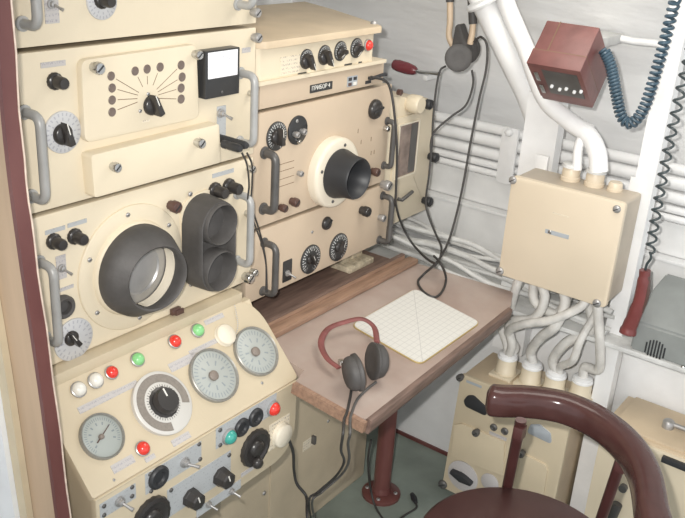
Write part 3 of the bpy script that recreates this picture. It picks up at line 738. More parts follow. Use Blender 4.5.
bm = BM(); lathe(bm, [(.022, 0), (.024, .006), (.024, .03), (.020, .036), (0, .036)], 24); part('round_cover', bm, 'cream', r4, F4 @ T(1.86, 1.075, 0))
for x, y in ((426, 103), (432, 156), (426, 200)):
    bm = BM(); lathe(bm, [(.010, 0), (.010, .010), (.014, .012), (.014, .024), (.010, .028), (0, .028)], 14, flute=.9); part('clamp_knob', bm, 'rubber_dark', r4, at(F4, x - 3, y, 0))
bm = BM(); tube(bm, [(0, 0, 0), (0, 0, .012), (.05, .012, .012)], .005, 8); part('lever', bm, 'steel_dark', r4, at(F4, 398, 199))
bm = BM(); lathe(bm, [(.008, 0), (.008, .01), (0, .012)], 12); part('stud', bm, 'brown_knob', r4, at(F4, 398, 92))

# ================================================================== DESK
da = R(8.5)
FD = frame((0, .733, .66), (1, 0, 0), (0, math.cos(da), math.sin(da)))
dk = thing('desk', 'worn brown wooden desk with sloping top and raised back batten', 'desk', (1.4, .85, 0))
FL_ = L(FD, 366, 420); LL_ = L(FD, 296, 381); FR_ = L(FD, 511, 306); RR_ = L(FD, 513, 292); BR_ = L(FD, 416, 263); BL_ = L(FD, 262, 327)
dpoly = [FL_, FR_, RR_, BR_, (uR + .002, BR_[1]), (uR + .002, LL_[1] + .012), LL_]
bm = BM(); prism(bm, rpoly(dpoly, [.012, .022, .006, .004, 0, 0, 0], 5), -.022, 0, 0); part('desk_top', bm, 'desk_top', dk, FD)
# front nosing and end nosing in redder wood
bm = BM(); tube(bm, [(FL_[0] + .004, FL_[1] - .004, -.015), ((FL_[0] + FR_[0]) / 2, (FL_[1] + FR_[1]) / 2 - .004, -.015), (FR_[0] - .012, FR_[1] - .004, -.015)], 1, sec=[(.0075 * math.copysign(abs(math.cos(k * .5236)) ** .5, math.cos(k * .5236)), .0165 * math.copysign(abs(math.sin(k * .5236)) ** .5, math.sin(k * .5236))) for k in range(12)])
part('front_edge', bm, 'wood_dark', dk, FD)
ns = Vector(FL_); 
bm = BM(); prism(bm, [(FL_[0] - .010, FL_[1] - .004), (FL_[0], FL_[1] - .004), (LL_[0], LL_[1]), (LL_[0] - .010, LL_[1])], -.024, -.001, 0); part('edge_strip', bm, 'wood_red', dk, FD)
# back batten
b0 = fz(272, 322, .726); b1 = fz(405, 255, .726); bx0 = uR + .004
bm = BM(); box(bm, bx0, b1.x, b0.y, b0.y + .012, .700, .726, .002); box(bm, bx0, b1.x + .02, b0.y - .028, b0.y - .0002, .704, .718, .003, mi=0); wobj('back_batten', bm, 'wood_red', dk)
bm = BM(); box(bm, bx0, b1.x + .005, b0.y + .0125, 1.44, .690, .7005, .001); wobj('back_shelf', bm, 'wood_dark', dk)
bm = BM(); box(bm, bx0, b1.x, b0.y + .001, b0.y + .011, .7262, .729, .001); wobj('batten_cap', bm, 'wood_dark', dk)
# leg with a round foot flange
lb = fz(381, 494, 0)
bm = BM(); lathe(bm, [(.024, .012), (.024, .655)], 20); lathe(bm, [(.055, 0), (.055, .008), (.05, .012), (.028, .014), (.024, .03)], 24); o = part('leg', bm, 'brown_metal', dk, T(lb.x, lb.y, 0))
for k in range(4):
    put('bolt', m_screw(), o, T(lb.x + .041 * math.cos(k * 1.57 + .4), lb.y + .041 * math.sin(k * 1.57 + .4), .012) @ S3(.006))
# supports under the right rack
fo = thing('shock_mount', 'tan perforated mounting pad under the right rack on the desk shelf', 'mounting pad', (1.60, 1.15, .7005))
bm = BM(); a = fz(350, 269, .715); b_ = fz(376, 258, .715); box(bm, a.x, b_.x, a.y, a.y + .07, .7006, .716, .003); box(bm, a.x + .01, b_.x - .01, a.y + .03, a.y + .07, .7158, .7575, .003); wobj('pad', bm, 'foam', fo)
# under-desk cabinet
uy = fz(363, 475, 0); ucx0 = 1.16
uc = thing('under_desk_cabinet', 'plain cream metal cabinet standing on the floor under the desk', 'cabinet', (1.45, uy.y + .2, 0))
bm = BM(); box(bm, ucx0, uy.x, uy.y, uy.y + .33, .0, .672, .003); wobj('body', bm, 'tan', uc)
FU = frame((0, uy.y, 0), (1, 0, 0), (0, 0, 1))
bm = BM(); prism(bm, rrect(ucx0 + .17, uy.x - .004, .01, .66, .004), 0, .004, .001); part('door', bm, 'tan', uc, FU)
bm = BM(); box(bm, -.004, .004, -.012, .012, 0, .012, .002); part('latch', bm, 'steel_dark', uc, at(FU, 312, 439, .004))
cplate(uc, FU, 309, 443, .05, .03, .0006, 'label_cream', .004, 'label_plate')
screw(uc, FU, 328, 421, 1.5, .004); screw(uc, FU, 264, 493, 2, 0)

# chart pad
pq = [L(FD, 417, 288), L(FD, 479, 325), L(FD, 421, 365), L(FD, 349, 327)]
pc = sum((Vector(q) for q in pq), Vector((0, 0))) / 4
ex = ((Vector(pq[1]) - Vector(pq[2])) + (Vector(pq[0]) - Vector(pq[3]))) / 2; ey = ((Vector(pq[0]) - Vector(pq[1])) + (Vector(pq[3]) - Vector(pq[2]))) / 2
ang = math.atan2(ex.y, ex.x); wx, wy = ex.length / 2, ey.length / 2
MP = FD @ T(pc.x, pc.y, .0004) @ RZ(ang)
cp = thing('chart_pad', 'white gridded chart sheet with rounded corners lying on the desk', 'chart', MP.translation)
bm = BM(); prism(bm, rrect(-wx, wx, -wy, wy, .02), 0, .0025, .0008); part('backing_board', bm, 'brass', cp, MP)
bm = BM(); prism(bm, rrect(-wx + .0022, wx - .0022, -wy + .0022, wy - .0022, .018), .0026, .0036, 0); part('sheet', bm, 'chart', cp, MP)

# ================================================================== CORDS AND HEADPHONES
def cable(name, pts, r, matn, label, cat='cable', group=None, parent=None, sub=8, seg=8):
    bm = BM(); tube(bm, spline(pts, sub), r, seg); o = wobj(name, bm, matn, parent)
    if not parent: tag(o, label, cat, group)
    return o
def D(x, y, n=0): u, v = L(FD, x, y, n); return FD @ Vector((u, v, n))
# headphones lying on the desk
hp = thing('headphones', 'headphones with brown leather headband lying on the desk beside the chart', 'headphones', D(360, 365))
arc = [D(339, 368, .022), D(327, 358, .022), D(321, 343, .024), D(328, 329, .028), D(345, 322, .032), D(362, 319, .034), D(374, 327, .03), D(377, 342, .026)]
bm = BM(); tube(bm, spline(arc, 5), .0055, 8, sec=[(1.2 * math.cos(k * .785), .5 * math.sin(k * .785)) for k in range(8)]); wobj('headband', bm, 'leather', hp)
for pa, pb in (((341, 362), (352, 374)), ((377, 342), (383, 356))):
    bm = BM(); tube(bm, [D(*pa, .02), D((pa[0] + pb[0]) / 2 + 2, (pa[1] + pb[1]) / 2 - 1, .028), D(*pb, .026)], .0028, 8)
    lathe(bm, [(.006, -.004), (.006, .004), (0, .005)], 12, Matrix.Translation(D(*pa, .02))); wobj('yoke', bm, 'chrome', hp)
def earcup(cpt, axis, par, r=.031, h=.030, upv=(0, 0, 1)):
    ax = Vector(axis).normalized(); q = ax.to_track_quat('Z', 'Y').to_matrix().to_4x4()
    bm = BM(); lathe(bm, [(0, 0), (r * .75, 0), (r * .95, .006), (r, .012), (r, h * .62), (r * 1.08, h * .7), (r * 1.1, h * .9), (r * .95, h), (r * .5, h * .92), (0, h * .85)], 28)
    return part('earcup', bm, 'rubber', par, Matrix.Translation(cpt) @ q)
Xd = Vector((1, 0, 0)); Yd = Vector((0, 1, 0))
ln_ = (D(372, 385) - D(353, 352)).normalized(); nv = ln_.cross(Vector((0, 0, 1)))
if (W2C @ nv).x < 0: nv = -nv
for cpt, sg in ((D(346, 375, .0385), 1), (D(384, 361, .0385), -1)): earcup(cpt, nv * sg + Vector((0, 0, .12)), hp, .034, .028)
bm = BM()
for pa, pb in (((344, 352), (347, 372)), ((362, 358), (376, 366))):
    pass
bm.free()
# cord from the desk headphones hanging over the desk edge to the floor
cable('cord', [D(352, 385, .006), D(350, 398, .004), D(347, 412, .004), D(344, 420, .006), fy(343, 434, .73), fy(341, 450, .765), fy(344, 462, .80), fy(336, 476, .86), fy(318, 492, .90), fy(309, 500, .90), fz(311, 520, .02)], .0028, 'cord', 'dark cord hanging over the desk edge from the headphones on the desk')
cable('cord', [D(376, 382, .006), D(366, 390, .004), D(357, 400, .004), D(352, 412, .004), D(350, 420, .006), fy(350, 434, .73), fy(348, 444, .765), fy(349, 460, .80), fy(342, 474, .86), fy(322, 492, .90), fy(312, 502, .90), fz(316, 524, .02)], .0028, 'cord_grey', 'grey brown cord beside the dark cord hanging over the desk edge')
cable('cord', [FF @ Vector((*L(FF, 288, 438, .004), .004)), fy(293, 452, .93), fy(294, 470, .97), fy(297, 484, .97), fy(306, 496, .95), fy(307, 512, .92), fy(308, 530, .90)], .0034, 'cord', 'black cord running down from the cream cap at the right end of the console')
# plug lying on the floor, cord to it
pf = thing('floor_plug', 'black plug on a thin cord lying on the green floor by the desk leg', 'plug', fz(414, 497, .002))
a = fz(412, 494, .008); b_ = fz(416, 503, .008)
bm = BM(); tube(bm, [a, a.lerp(b_, .5), b_], [.006, .009, .005], 10); wobj('plug', bm, 'rubber_dark', pf)
bm = BM(); tube(bm, spline([fy(371, 440, .98), fy(368, 460, 1.0), fz(370, 485, .06), fz(376, 508, .005), fz(390, 524, .004), fz(405, 515, .004), fz(416, 508, .006), b_], 8), .003, 8); wobj('lead', bm, 'cord', pf)
# twin plugs in the second unit with their wires
tpz = thing('twin_plug', 'pair of black plugs with thin wires stuck into the rack below the meter', 'plug', F1 @ Vector((*L(F1, 218, 144), 0)))
for k, (x, y) in enumerate(((213, 141), (219, 138))):
    bm = BM(); lathe(bm, [(.0075, .0255 - .024 * k), (.0075, .034), (.0065, .036), (.0075, .04), (.0075, .062), (.0055, .068), (0, .068)], 14); part('plug', bm, 'rubber_dark', tpz, at(F1, x, y, 0))
e0 = F1 @ Vector((*L(F1, 217, 142), .074))
for k, dx in enumerate((0, 5)):
    bm = BM(); tube(bm, spline([fy(242 + dx, 153, 1.005), fy(247 + dx, 165, 1.01), fy(249 + dx * .6, 185, 1.03), fy(248 + dx * .7, 205, 1.04), fy(256 + dx * .5, 228, 1.05), fy(262 + dx * .2, 245, 1.055), fy(266, 265, 1.058), fy(267 - k, 292, 1.06)], 8), .0018, 6); wobj('wire', bm, 'cord', tpz)

# ================================================================== HULL SIDE
hx = 2.13
# horizontal pipes along the hull
def hpipe(px_, py_, pr, label, X=hx, matn='white', y0=-.5, y1=1.75):
    p = fx(px_, py_, X); r = pr * 2.3 / 863
    bm = BM(); tube(bm, [(X, y1 - (y1 - y0) * k / 6, p.z) for k in range(7)], r, 14); o = wobj('pipe', bm, matn); tag(o, label, 'pipe', 'pipes along the hull'); return p.z, r
zs = [hpipe(450, 119, 5, 'white pipe along the hull, topmost of the row behind the hanging cords'), hpipe(450, 131, 6.3, 'white pipe along the hull, second from the top of the row'), hpipe(450, 144, 5.8, 'white pipe along the hull, third from the top of the row'),
      hpipe(450, 154.5, 4.0, 'white pipe along the hull, fourth from the top of the row'), hpipe(450, 162.5, 3.4, 'thin white pipe along the hull, lowest of the row above the grey lining', X=hx - .01)]
# grey lining sheets below the pipes
for k, (za, zb, X) in enumerate(((.765, .85, 2.13), (.63, .757, 2.10))):
    bm = BM(); box(bm, X, X + .012, -.5, 1.75, za, zb, .002); o = struct('wall_sheet', bm, 'grey_panel')
bm = BM(); box(bm, 2.095, 2.13, -.5, 1.75, .757, .765, .002); struct('trim_5', bm, 'white')
# thin conduit and cables lying behind the desk
p = fx(440, 238, 2.06); bm = BM(); tube(bm, [(2.06, 1.75, p.z), (2.06, 1.0, p.z), (2.06, -.4, p.z)], .006, 10); tag(wobj('conduit', bm, 'white'), 'thin white conduit along the hull behind the desk end', 'conduit')
for k in range(11):
    z = .618 + .022 * (k % 3); X = 2.05 - .017 * k
    yy = 1.40
    pts = []
    for j in range(9):
        t = j / 8; pts.append((X + .02 * math.sin(3 * t + k) + random.uniform(-.016, .016), yy - .85 * t, z + .02 * math.sin(4 * t + k * 1.3) + .05 * (1 - t) + random.uniform(-.008, .008)))
    cable('cable', pts, random.uniform(.005, .009), 'white_dirty', 'white painted cable in the bundle behind the desk end', 'cable', 'cables behind the desk')
bm = BM(); box(bm, 1.86, 2.095, -.2, 1.75, .60, .612, .002); struct('trim_6', bm, 'white_dirty')
# pipe clamps on the row of pipes
def clamp(x0, x1, label):
    p0 = fx(x0, 145, hx - .03); p1 = fx(x1, 150, hx - .03); zt = zs[0][0] + .02; zb = zs[-1][0] - .015
    t = thing('pipe_clamp', label, 'pipe clamp', (hx - .03, (p0.y + p1.y) / 2, zb))
    bm = BM(); prism(bm, rpoly([(-p0.y, zb), (-p1.y, zb), (-p1.y, zt), (-p0.y, zt)], .012), 0, .010, .003); part('band', bm, 'white', t, frame((hx - .02, 0, 0), (0, -1, 0), (0, 0, 1)))
    bm = BM(); lathe(bm, [(.011, 0), (.011, .010), (.006, .014), (0, .014)], 6); part('bolt', bm, 'white', t, frame((hx - .032, (p0.y + p1.y) / 2, zt - .012), (0, -1, 0), (0, 0, 1)))
clamp(500, 516, 'white painted band clamp holding the row of hull pipes')
# frame posts
def post(px0, px1, row, X, z0, z1, label, th=.012):
    a = fx(px0, row, X); b2 = fx(px1, row, X)
    bm = BM(); prism(bm, [(X, b2.y), (X, a.y), (X + th, a.y), (X + th, b2.y + .01), (X + .04, b2.y + .01), (X + .04, b2.y)], z0, z1); o = wobj('frame_post', bm, 'white'); tag(o, label, 'post'); return o
post(643, 663, 140, 1.915, 0.0, 1.62, 'white hull frame post at the side of the junction box by the red handset')
post(512, 545, 210, 1.955, .44, 1.14, 'white hull frame post behind the junction box, beside the pipe clamp')
# big diagonal pipes at the top
def dpipe(pts, r, label, matn='white', name='pipe', sub=8):
    bm = BM(); tube(bm, spline(pts, sub), r, 20); o = wobj(name, bm, matn); return tag(o, label, 'pipe')
dpipe([fx(470, -25, 1.93), fx(488, 12, 1.96), fx(512, 62, 1.99), fx(530, 100, 2.02), fx(540, 135, 2.03), fx(541, 175, 2.04)], .030, 'thick white pipe slanting down the hull beside the red brown box, the inner of two')
dpipe([fx(496, -25, 1.93), fx(510, 12, 1.96), fx(527, 52, 1.95), fx(545, 98, 1.918), fx(568, 120, 1.905), fx(588, 135, 1.895), fx(597, 152, 1.88), fx(599, 172, 1.875)], .021, 'white pipe bending down into the top of the junction box')
fl_ = fx(486, 0, 1.93); ax = (fx(488, 12, 1.96) - fx(470, -25, 1.93)).normalized()
bm = BM(); lathe(bm, [(0, -.006), (.048, -.006), (.052, 0), (.048, .006), (0, .006)], 28); o = put('pipe_flange', tomesh('pipe_flange', bm, ['white']), None, Matrix.Translation(fl_) @ ax.to_track_quat('Z', 'Y').to_matrix().to_4x4()); tag(o, 'white painted round flange around the two slanting pipes', 'flange')
# junction box
JX = 1.80
FJ = frame((JX, 0, 0), (0, -1, 0), (0, 0, 1))
jb = thing('junction_box', 'large cream junction box with screws at its corners on the hull frame', 'junction box', (1.86, .68, .72))
ja = L(FJ, 513, 172); jc = L(FJ, 606, 308); jw = (L(FJ, 624, 207)[0], L(FJ, 497, 275)[1])
ju0, ju1, jv0, jv1 = -.815, -.541, .721, .974
bm = BM(); prism(bm, rrect(ju0 + .004, ju1 - .004, jv0 + .003, jv1 - .003, .008), -.112, -.0125); part('body', bm, 'body_shaded', jb, FJ)
bm = BM(); prism(bm, rrect(ju0, ju1, jv0, jv1, .012), -.012, 0, .005); lid = part('cover', bm, 'jbox', jb, FJ)
for x, y in ((513, 180), (617, 209), (597, 303), (500, 271)): screw(lid, FJ, x, y, 4, 0, 'steel')
cplate(lid, FJ, 557, 234, .058, .010, .001, 'grey_plate', 0, 'nameplate'); cplate(lid, FJ, 561, 215, .04, .003, .0006, 'label_cream', 0, 'label_strip')
screw(lid, FJ, 550, 232, 2, .001, 'chrome')
def gland(par, p, r, h, up=1, matn='jbox'):
    bm = BM(); lathe(bm, [(r * 1.1, 0), (r * 1.1, h * .25), (r, h * .3), (r, h * .8), (r * .85, h), (0, h)], 20)
    return part('cable_gland', bm, matn, par, T(*p) @ (Matrix.Rotation(math.pi, 4, 'X') if up < 0 else I4))
for x, y in ((577, 176), (600, 182), (622, 186)):
    q = fz(x, y, jv1 - .003); gland(jb, (max(1.835, min(q.x, 1.885)), q.y, jv1 - .003), .021 if x < 615 else .016, .032 if x < 615 else .02)
    if x < 615: gland(jb, (max(1.835, min(q.x, 1.885)), q.y, jv1 + .0285), .022, .009, matn='white_dirty')
dpipe([fx(577, 170, 1.875), fx(578, 150, 1.88), fx(582, 138, 1.895), fx(590, 128, 1.96)], .011, 'short white pipe rising from the middle gland of the junction box', sub=5)
for y_, lab in ((-.005, 0),): pass
for y_ in (ju0 + .02, ju1 - .02):
    bm = BM(); box(bm, -.016, .016, -.004, .030, -.120, -.1125, .001); part('mounting_lug', bm, 'white', jb, FJ @ T(y_, jv1, 0))
# lower box with cover plates
LX = 1.80
FLB = frame((LX, 0, 0), (0, -1, 0), (0, 0, 1))
lb_ = thing('distribution_box', 'cream metal box with round glands and cover plates on the floor behind the chair', 'electrical box', (1.9, .73, .0))
lu0, lu1 = L(FLB, 461, 373)[0], L(FLB, 569, 432)[0]
lz1 = L(FLB, 461, 373)[1] - .002; lz0 = .045
bm = BM(); prism(bm, rpoly([(lu0 - .010, lz0 + .003), (lu1 - .008, lz0 + .003), (lu1 - .004, lz1 - .003), (lu0 + .004, lz1 - .003)], .004), -.17, -.0105); part('body', bm, 'tan_pale', lb_, FLB)
bm = BM(); prism(bm, rpoly([(lu0 - .014, lz0), (lu1 - .004, lz0), (lu1, lz1), (lu0, lz1)], .010), -.010, 0, .004); lc = part('cover', bm, 'console_paint', lb_, FLB)
bm = BM(); box(bm, lu0 + .02, lu1 - .02, 0, lz0 + .003, -.16, -.02); part('plinth', bm, 'steel_dark', lb_, FLB)
def halfplate(pts, matn, h=.003, name='cover_plate', r=.004): return plate(lc, FLB, pts, h, matn, r, 0, .001, name)
halfplate([(464, 400), (468, 395), (474, 395), (488, 408), (487, 416), (466, 406)], 'rubber_dark', .004, 'opening', .012)
halfplate([(455, 424), (463, 423), (505, 441), (504, 475), (452, 456)], 'console_paint', .006, 'cover_plate')
halfplate([(522, 452), (546, 464), (548, 470), (544, 496), (516, 484)], 'console_paint', .006, 'cover_plate')
halfplate([(527, 432), (531, 424), (540, 424), (551, 433), (552, 444)], 'grey_plate', .003, 'window', .008)
for x, y in ((462, 376), (478, 431), (523, 452)): thumb(lc, FLB, x, y, 3.2, .003, 'steel_dark')
for x, y in ((494, 427), (505, 431)):
    bm = BM(); lathe(bm, [(.010, 0), (.010, .004), (.007, .006), (.005, .002), (0, .002)], 18); part('bushing', bm, 'steel_dark', lc, at(FLB, x, y))
cplate(lc, FLB, 496, 460, .045, .006, .0008, 'grey_plate', .004, 'nameplate'); cplate(lc, FLB, 474, 384, .045, .007, .0008, 'grey_plate', 0, 'nameplate'); cplate(lc, FLB, 498, 436, .05, .01, .0008, 'label', 0, 'nameplate')
disc(lc, FLB, 463, 476, 14, 'label', 0, .003, 'dial'); bm = BM(); prism(bm, rpoly([(-.034, -.004), (0, -.012), (.034, -.004), (.034, .006), (.006, .012), (-.006, .012), (-.034, .006)], .004), .003, .018, .003); part('lever_knob', bm, 'rubber_dark', lc, at(FLB, 463, 476) @ RZ(-.15))
disc(lc, FLB, 490, 482, 8, 'label', 0, .003, 'dial')
screw(lc, FLB, 443, 484, 4, 0, 'steel_dark')
glp = []
for gx_, gy_ in ((1.885, .792), (1.885, .722), (1.885, .656), (1.905, .594)):
    q = Vector((gx_, gy_, lz1))
    s_ = .026
    bm = BM(); box(bm, q.x - .036, q.x + .036, q.y - .0315, q.y + .0315, lz1 - .0035, lz1 + .004, .002); wobj('gland_base', bm, 'cream', lb_)
    gland(lb_, (q.x, q.y, lz1 + .0035), s_, .046, matn='cream'); gland(lb_, (q.x, q.y, lz1 + .047), s_ * .95, .014, matn='white'); glp.append(Vector((q.x, q.y, lz1 + .058)))
# cables between the two boxes
jbz = jv0
routes = [
    ([(1.85, .775, jbz), (1.85, .785, jbz - .05), (1.87, .80, .60), (1.90, .83, .54), glp[0] + Vector((0, .01, .03)), glp[0]], .012),
    ([(1.84, .72, jbz), (1.835, .70, jbz - .04), (1.84, .72, .62), (1.86, .79, .575), glp[0] + Vector((-.01, -.01, .035)), glp[0] + Vector((-.008, -.006, 0))], .012),
    ([(1.85, .67, jbz), (1.84, .65, jbz - .035), (1.83, .66, .625), (1.85, .70, .57), glp[1] + Vector((0, .01, .03)), glp[1]], .013),
    ([(1.84, .60, jbz), (1.83, .61, jbz - .03), (1.82, .67, .64), (1.83, .74, .60), (1.86, .79, .55), glp[0] + Vector((.012, -.012, .02)), glp[0] + Vector((.008, -.008, 0))], .011),
    ([(1.87, .63, jbz), (1.88, .60, jbz - .05), (1.88, .59, .62), (1.87, .64, .57), glp[2] + Vector((0, .015, .03)), glp[2]], .013),
    ([(1.85, .58, jbz), (1.85, .57, .68), (1.86, .555, .60), (1.89, .555, .52), glp[3] + Vector((0, 0, .03)), glp[3]], .012),
    ([(1.88, .57, jbz), (1.87, .585, .66), (1.85, .60, .60), (1.85, .61, .54), glp[2] + Vector((-.005, -.008, .02)), glp[2] + Vector((-.004, -.01, 0))], .010),
    ([(1.86, .745, jbz), (1.85, .73, .66), (1.87, .68, .635), (1.87, .66, jbz - .045), (1.87, .655, jbz)], .012),
    ([(1.90, .79, jbz), (1.91, .80, .66), (1.93, .84, .59), (1.94, .90, .53), (1.95, .95, .47), (1.96, .98, .40)], .009),
]
cl = ['reaching the gland nearest the desk', 'crossing to the gland nearest the desk', 'dropping to the second gland from the desk', 'looping long across to the gland nearest the desk', 'bending to the third gland from the desk',
      'running straight beside the frame post', 'thin, between the third and fourth glands', 'making a short loop right below the junction box', 'running down behind the end of the desk']
for (pts, r_), l_ in zip(routes, cl): cable('cable', pts, r_, 'cable_white', 'pale cable under the junction box, ' + l_, 'cable', 'cables between the two boxes', seg=10)
# beige cabinet at lower right
bc = thing('wall_cabinet', 'cream cabinet with round knob and black handle at the foot of the frame post', 'cabinet', (1.9, .35, 0))
FB = frame((1.81, 0, 0), (0, -1, 0), (0, 0, 1))
bu0 = L(FB, 590, 480)[0]
bm = BM(); box(bm, bu0, .10, 0, .42, -.185, -.0105, .003); part('body', bm, 'tan_pale', bc, FB)
bm = BM(); prism(bm, rrect(bu0 + .002, .10, .04, .415, .012), -.010, 0, .004); part('door', bm, 'cream', bc, FB)
bm = BM(); prism(bm, rrect(bu0 + .02, .098, .02, .182, .004), .4205, .4265, .002); part('lid', bm, 'tan_pale', bc, Matrix(((0, 1, 0, 1.81), (-1, 0, 0, 0), (0, 0, 1, 0), (0, 0, 0, 1))))
q = fz(668, 426, .43)
bm = BM(); lathe(bm, [(.014, 0), (.014, .016), (.010, .02), (0, .02)], 18); tube(bm, [(0, 0, .012), (0, -.09, .012)], .006, 8); part('latch', bm, 'steel', bc, T(q.x, q.y, .4265))
for x, y in ((676, 462),): bm = BM(); box(bm, -.03, .03, -.007, .007, 0, .014, .002); part('handle', bm, 'rubber_dark', bc, at(FB, x, y))
bm = BM(); lathe(bm, [(.010, 0), (.010, .012), (0, .013)], 14); part('knob', bm, 'steel_dark', bc, at(FB, 624, 487))
bm = BM(); tube(bm, [(0, .02, .012), (-.008, -.025, .02), (-.012, -.045, .012)], [.012, .014, .007], 10); part('rubber_plug', bm, 'rubber', bc, at(FB, 618, 508))
q = fz(652, 394, .42); bm = BM(); box(bm, q.x - .02, q.x + .012, q.y - .03, q.y + .03, .4268, .452, .003); wobj('hinge_block', bm, 'cream', bc)
# intercom
ic = thing('intercom', 'grey metal intercom loudspeaker with round slotted grille on the white ledge', 'intercom', (1.9, .42, .612))
FI = frame((1.865, 0, 0), (0, -1, 0), (0, 0, 1))
bm = BM(); t_ = bmesh.new()
sec = [(1.865, .6125), (1.865, .685), (1.96, .74), (2.05, .75), (2.05, .6125)]
Vs = [[bm.verts.new((x, y, z)) for x, z in sec] for y in (.30, .487)]
bm.faces.new(Vs[0]); bm.faces.new(Vs[1][::-1])
for k in range(5): bm.faces.new((Vs[0][k], Vs[0][(k + 1) % 5], Vs[1][(k + 1) % 5], Vs[1][k]))
t_.free(); bmesh.ops.bevel(bm, geom=bm.edges[:], offset=.005, segments=2, affect='EDGES'); wobj('case', bm, 'intercom', ic)
Mg = at(FI, 655, 350)
for k in range(7):
    u = -.021 + .007 * k; hgt = math.sqrt(.025 ** 2 - u * u); bm = BM(); prism(bm, rrect(u - .0018, u + .0018, -hgt, hgt, .002), -.001, .0012); part('grille_slot', bm, 'rubber_dark', ic, Mg)
put('screw', m_screw('chrome'), ic, at(FI, 683, 368) @ S3(.006))
bm = BM(); lathe(bm, [(.011, 0), (.011, .018), (.008, .022), (0, .022)], 16); part('knob', bm, 'white', ic, T(2.0, .40, .748))
# red brown box on the slanting hull
th = R(40); A = fx(547, 20, 1.83)
FRB = frame(A, (0, -1, 0), (math.sin(th), 0, math.cos(th)))        # v points up the slanted face
rb_ = thing('terminal_box', 'red brown metal box with open connector end hanging on the slanting hull', 'box', A)
wB, hB, dB = .121, .111, .147
bm = BM(); t_ = BM(); box(t_, 0, wB, -hB, 0, -dB, 0, .003); merge(bm, t_)
part('case', bm, 'red_paint', rb_, FRB)
bm = BM(); box(bm, -.001, wB + .001, -hB - .001, -hB * .68, -dB * .9, .0015, .001); part('end_cover', bm, 'red_paint', rb_, FRB)
bm = BM(); box(bm, -.0004, wB + .0004, -hB * .68, -hB * .665, -dB * .9, .0007); part('seam', bm, 'groove', rb_, FRB)
bm = BM(); box(bm, wB * .26, wB * .265 + .0015, -hB * .66, 0, .0, .0009); part('seam', bm, 'groove', rb_, FRB)
FRU = FRB @ Matrix(((1, 0, 0, 0), (0, 0, -1, -hB - .001), (0, 1, 0, 0), (0, 0, 0, 1)))   # underside: u, then depth (-), outward = down the face
bm = BM(); box(bm, .030, wB - .010, -dB * .74, -.016, -.0008, .0012, .0005); part('recess', bm, 'steel_dark', rb_, FRU)
for k in range(5):
    bm = BM(); lathe(bm, [(.004, 0), (.004, .005), (.002, .007), (0, .007)], 8); part('terminal', bm, 'white', rb_, FRU @ T(.042 + .017 * k, -dB * (.50 + .05 * (k % 2)), .001))
for k in range(2):
    bm = BM(); box(bm, -.005, .005, -.016, .016, 0, .003, .001); part('clip', bm, 'chrome', rb_, FRU @ T(.014, -.045 - .05 * k, 0))
# white plates the red box hangs from
bm = BM(); box(bm, 1.90, 2.12, .72, .80, 1.262, 1.285, .004); tag(wobj('bracket', bm, 'white_dirty'), 'white painted bracket above the red brown box', 'bracket')
# ragged conduit along the upper hull, right of the red box
p = fx(640, 42, 2.10); pts = [(2.10 + random.uniform(-.003, .003), .74 - 1.2 * j / 24, p.z + random.uniform(-.003, .003)) for j in range(25)]
bm = BM(); tube(bm, pts, .009, 8); tag(wobj('conduit', bm, 'white'), 'rough white conduit along the upper hull behind the blue coiled cord', 'conduit')
# coiled cords
def coil(name, ctrl, n, R0, r, matn, label, dense=None):
    pts = spline(ctrl, 16); ln = [0]
    for a, b in zip(pts, pts[1:]): ln.append(ln[-1] + (b - a).length)
    tot = ln[-1]; out = []; m = n * 9
    import bisect
    nx = None
    for i in range(m + 1):
        t = i / m; tt = dense(t) if dense else t; d = tt * tot; k = min(max(bisect.bisect(ln, d) - 1, 0), len(pts) - 2)
        f = (d - ln[k]) / max(1e-9, ln[k + 1] - ln[k]); p = pts[k].lerp(pts[k + 1], f); tg = (pts[k + 1] - pts[k]).normalized()
        if nx is None: nx = tg.orthogonal().normalized()
        nx = (nx - tg * nx.dot(tg)).normalized(); ny = tg.cross(nx); a = 2 * math.pi * n * t
        out.append(p + (nx * math.cos(a) + ny * math.sin(a)) * R0)
    bm = BM(); tube(bm, out, r, 6); o = wobj(name, bm, matn); return tag(o, label, 'cord')
q = 1.84
def dn(t):
    # closer turns in the middle of the loop
    return t + .30 * math.sin(2 * math.pi * t) / (2 * math.pi) * 1
coil('coiled_cord', [fx(604, 50, q), fx(611, 66, q), fx(616, 92, q), fx(622, 117, q), fx(632, 123, q), fx(644, 108, q), fx(655, 75, q), fx(665, 40, q), fx(673, 8, q), fx(683, -30, 1.80)], 50, .0098, .0036, 'blue_cord', 'blue coiled cord hanging in a loop beside the red brown box', lambda t: .62 * t + .38 * t ** 2.4)
coil('coiled_cord', [fx(706, -30, 1.78), fx(698, 15, 1.82), fx(690, 52, 1.84), fx(682, 85, 1.84), fx(672, 130, 1.84), fx(663, 175, 1.84), fx(655, 220, 1.84), fx(650, 252, 1.84)], 23, .0095, .0028, 'black_cord', 'black coiled cord hanging down to the red handset')
hs = thing('handset', 'dark red handset hanging from the black coiled cord by the white post', 'handset', fx(628, 332, 1.85))
pts = [fx(645, 270, 1.85), fx(644, 280, 1.85), fx(640, 300, 1.85), fx(634, 316, 1.85), fx(629, 328, 1.85), fx(627, 335, 1.848)]
bm = BM(); tube(bm, spline(pts, 4), [.0125] * 4 + [.0145] * 6 + [.016] * 4 + [.017] * 3 + [.0195] * 3 + [.008], 14); wobj('grip', bm, 'handset', hs)
bm = BM(); tube(bm, spline([fx(648, 276, 1.848), fx(647, 295, 1.848), fx(641, 312, 1.848)], 4), .0055, 10); wobj('press_bar', bm, 'brown_knob', hs)
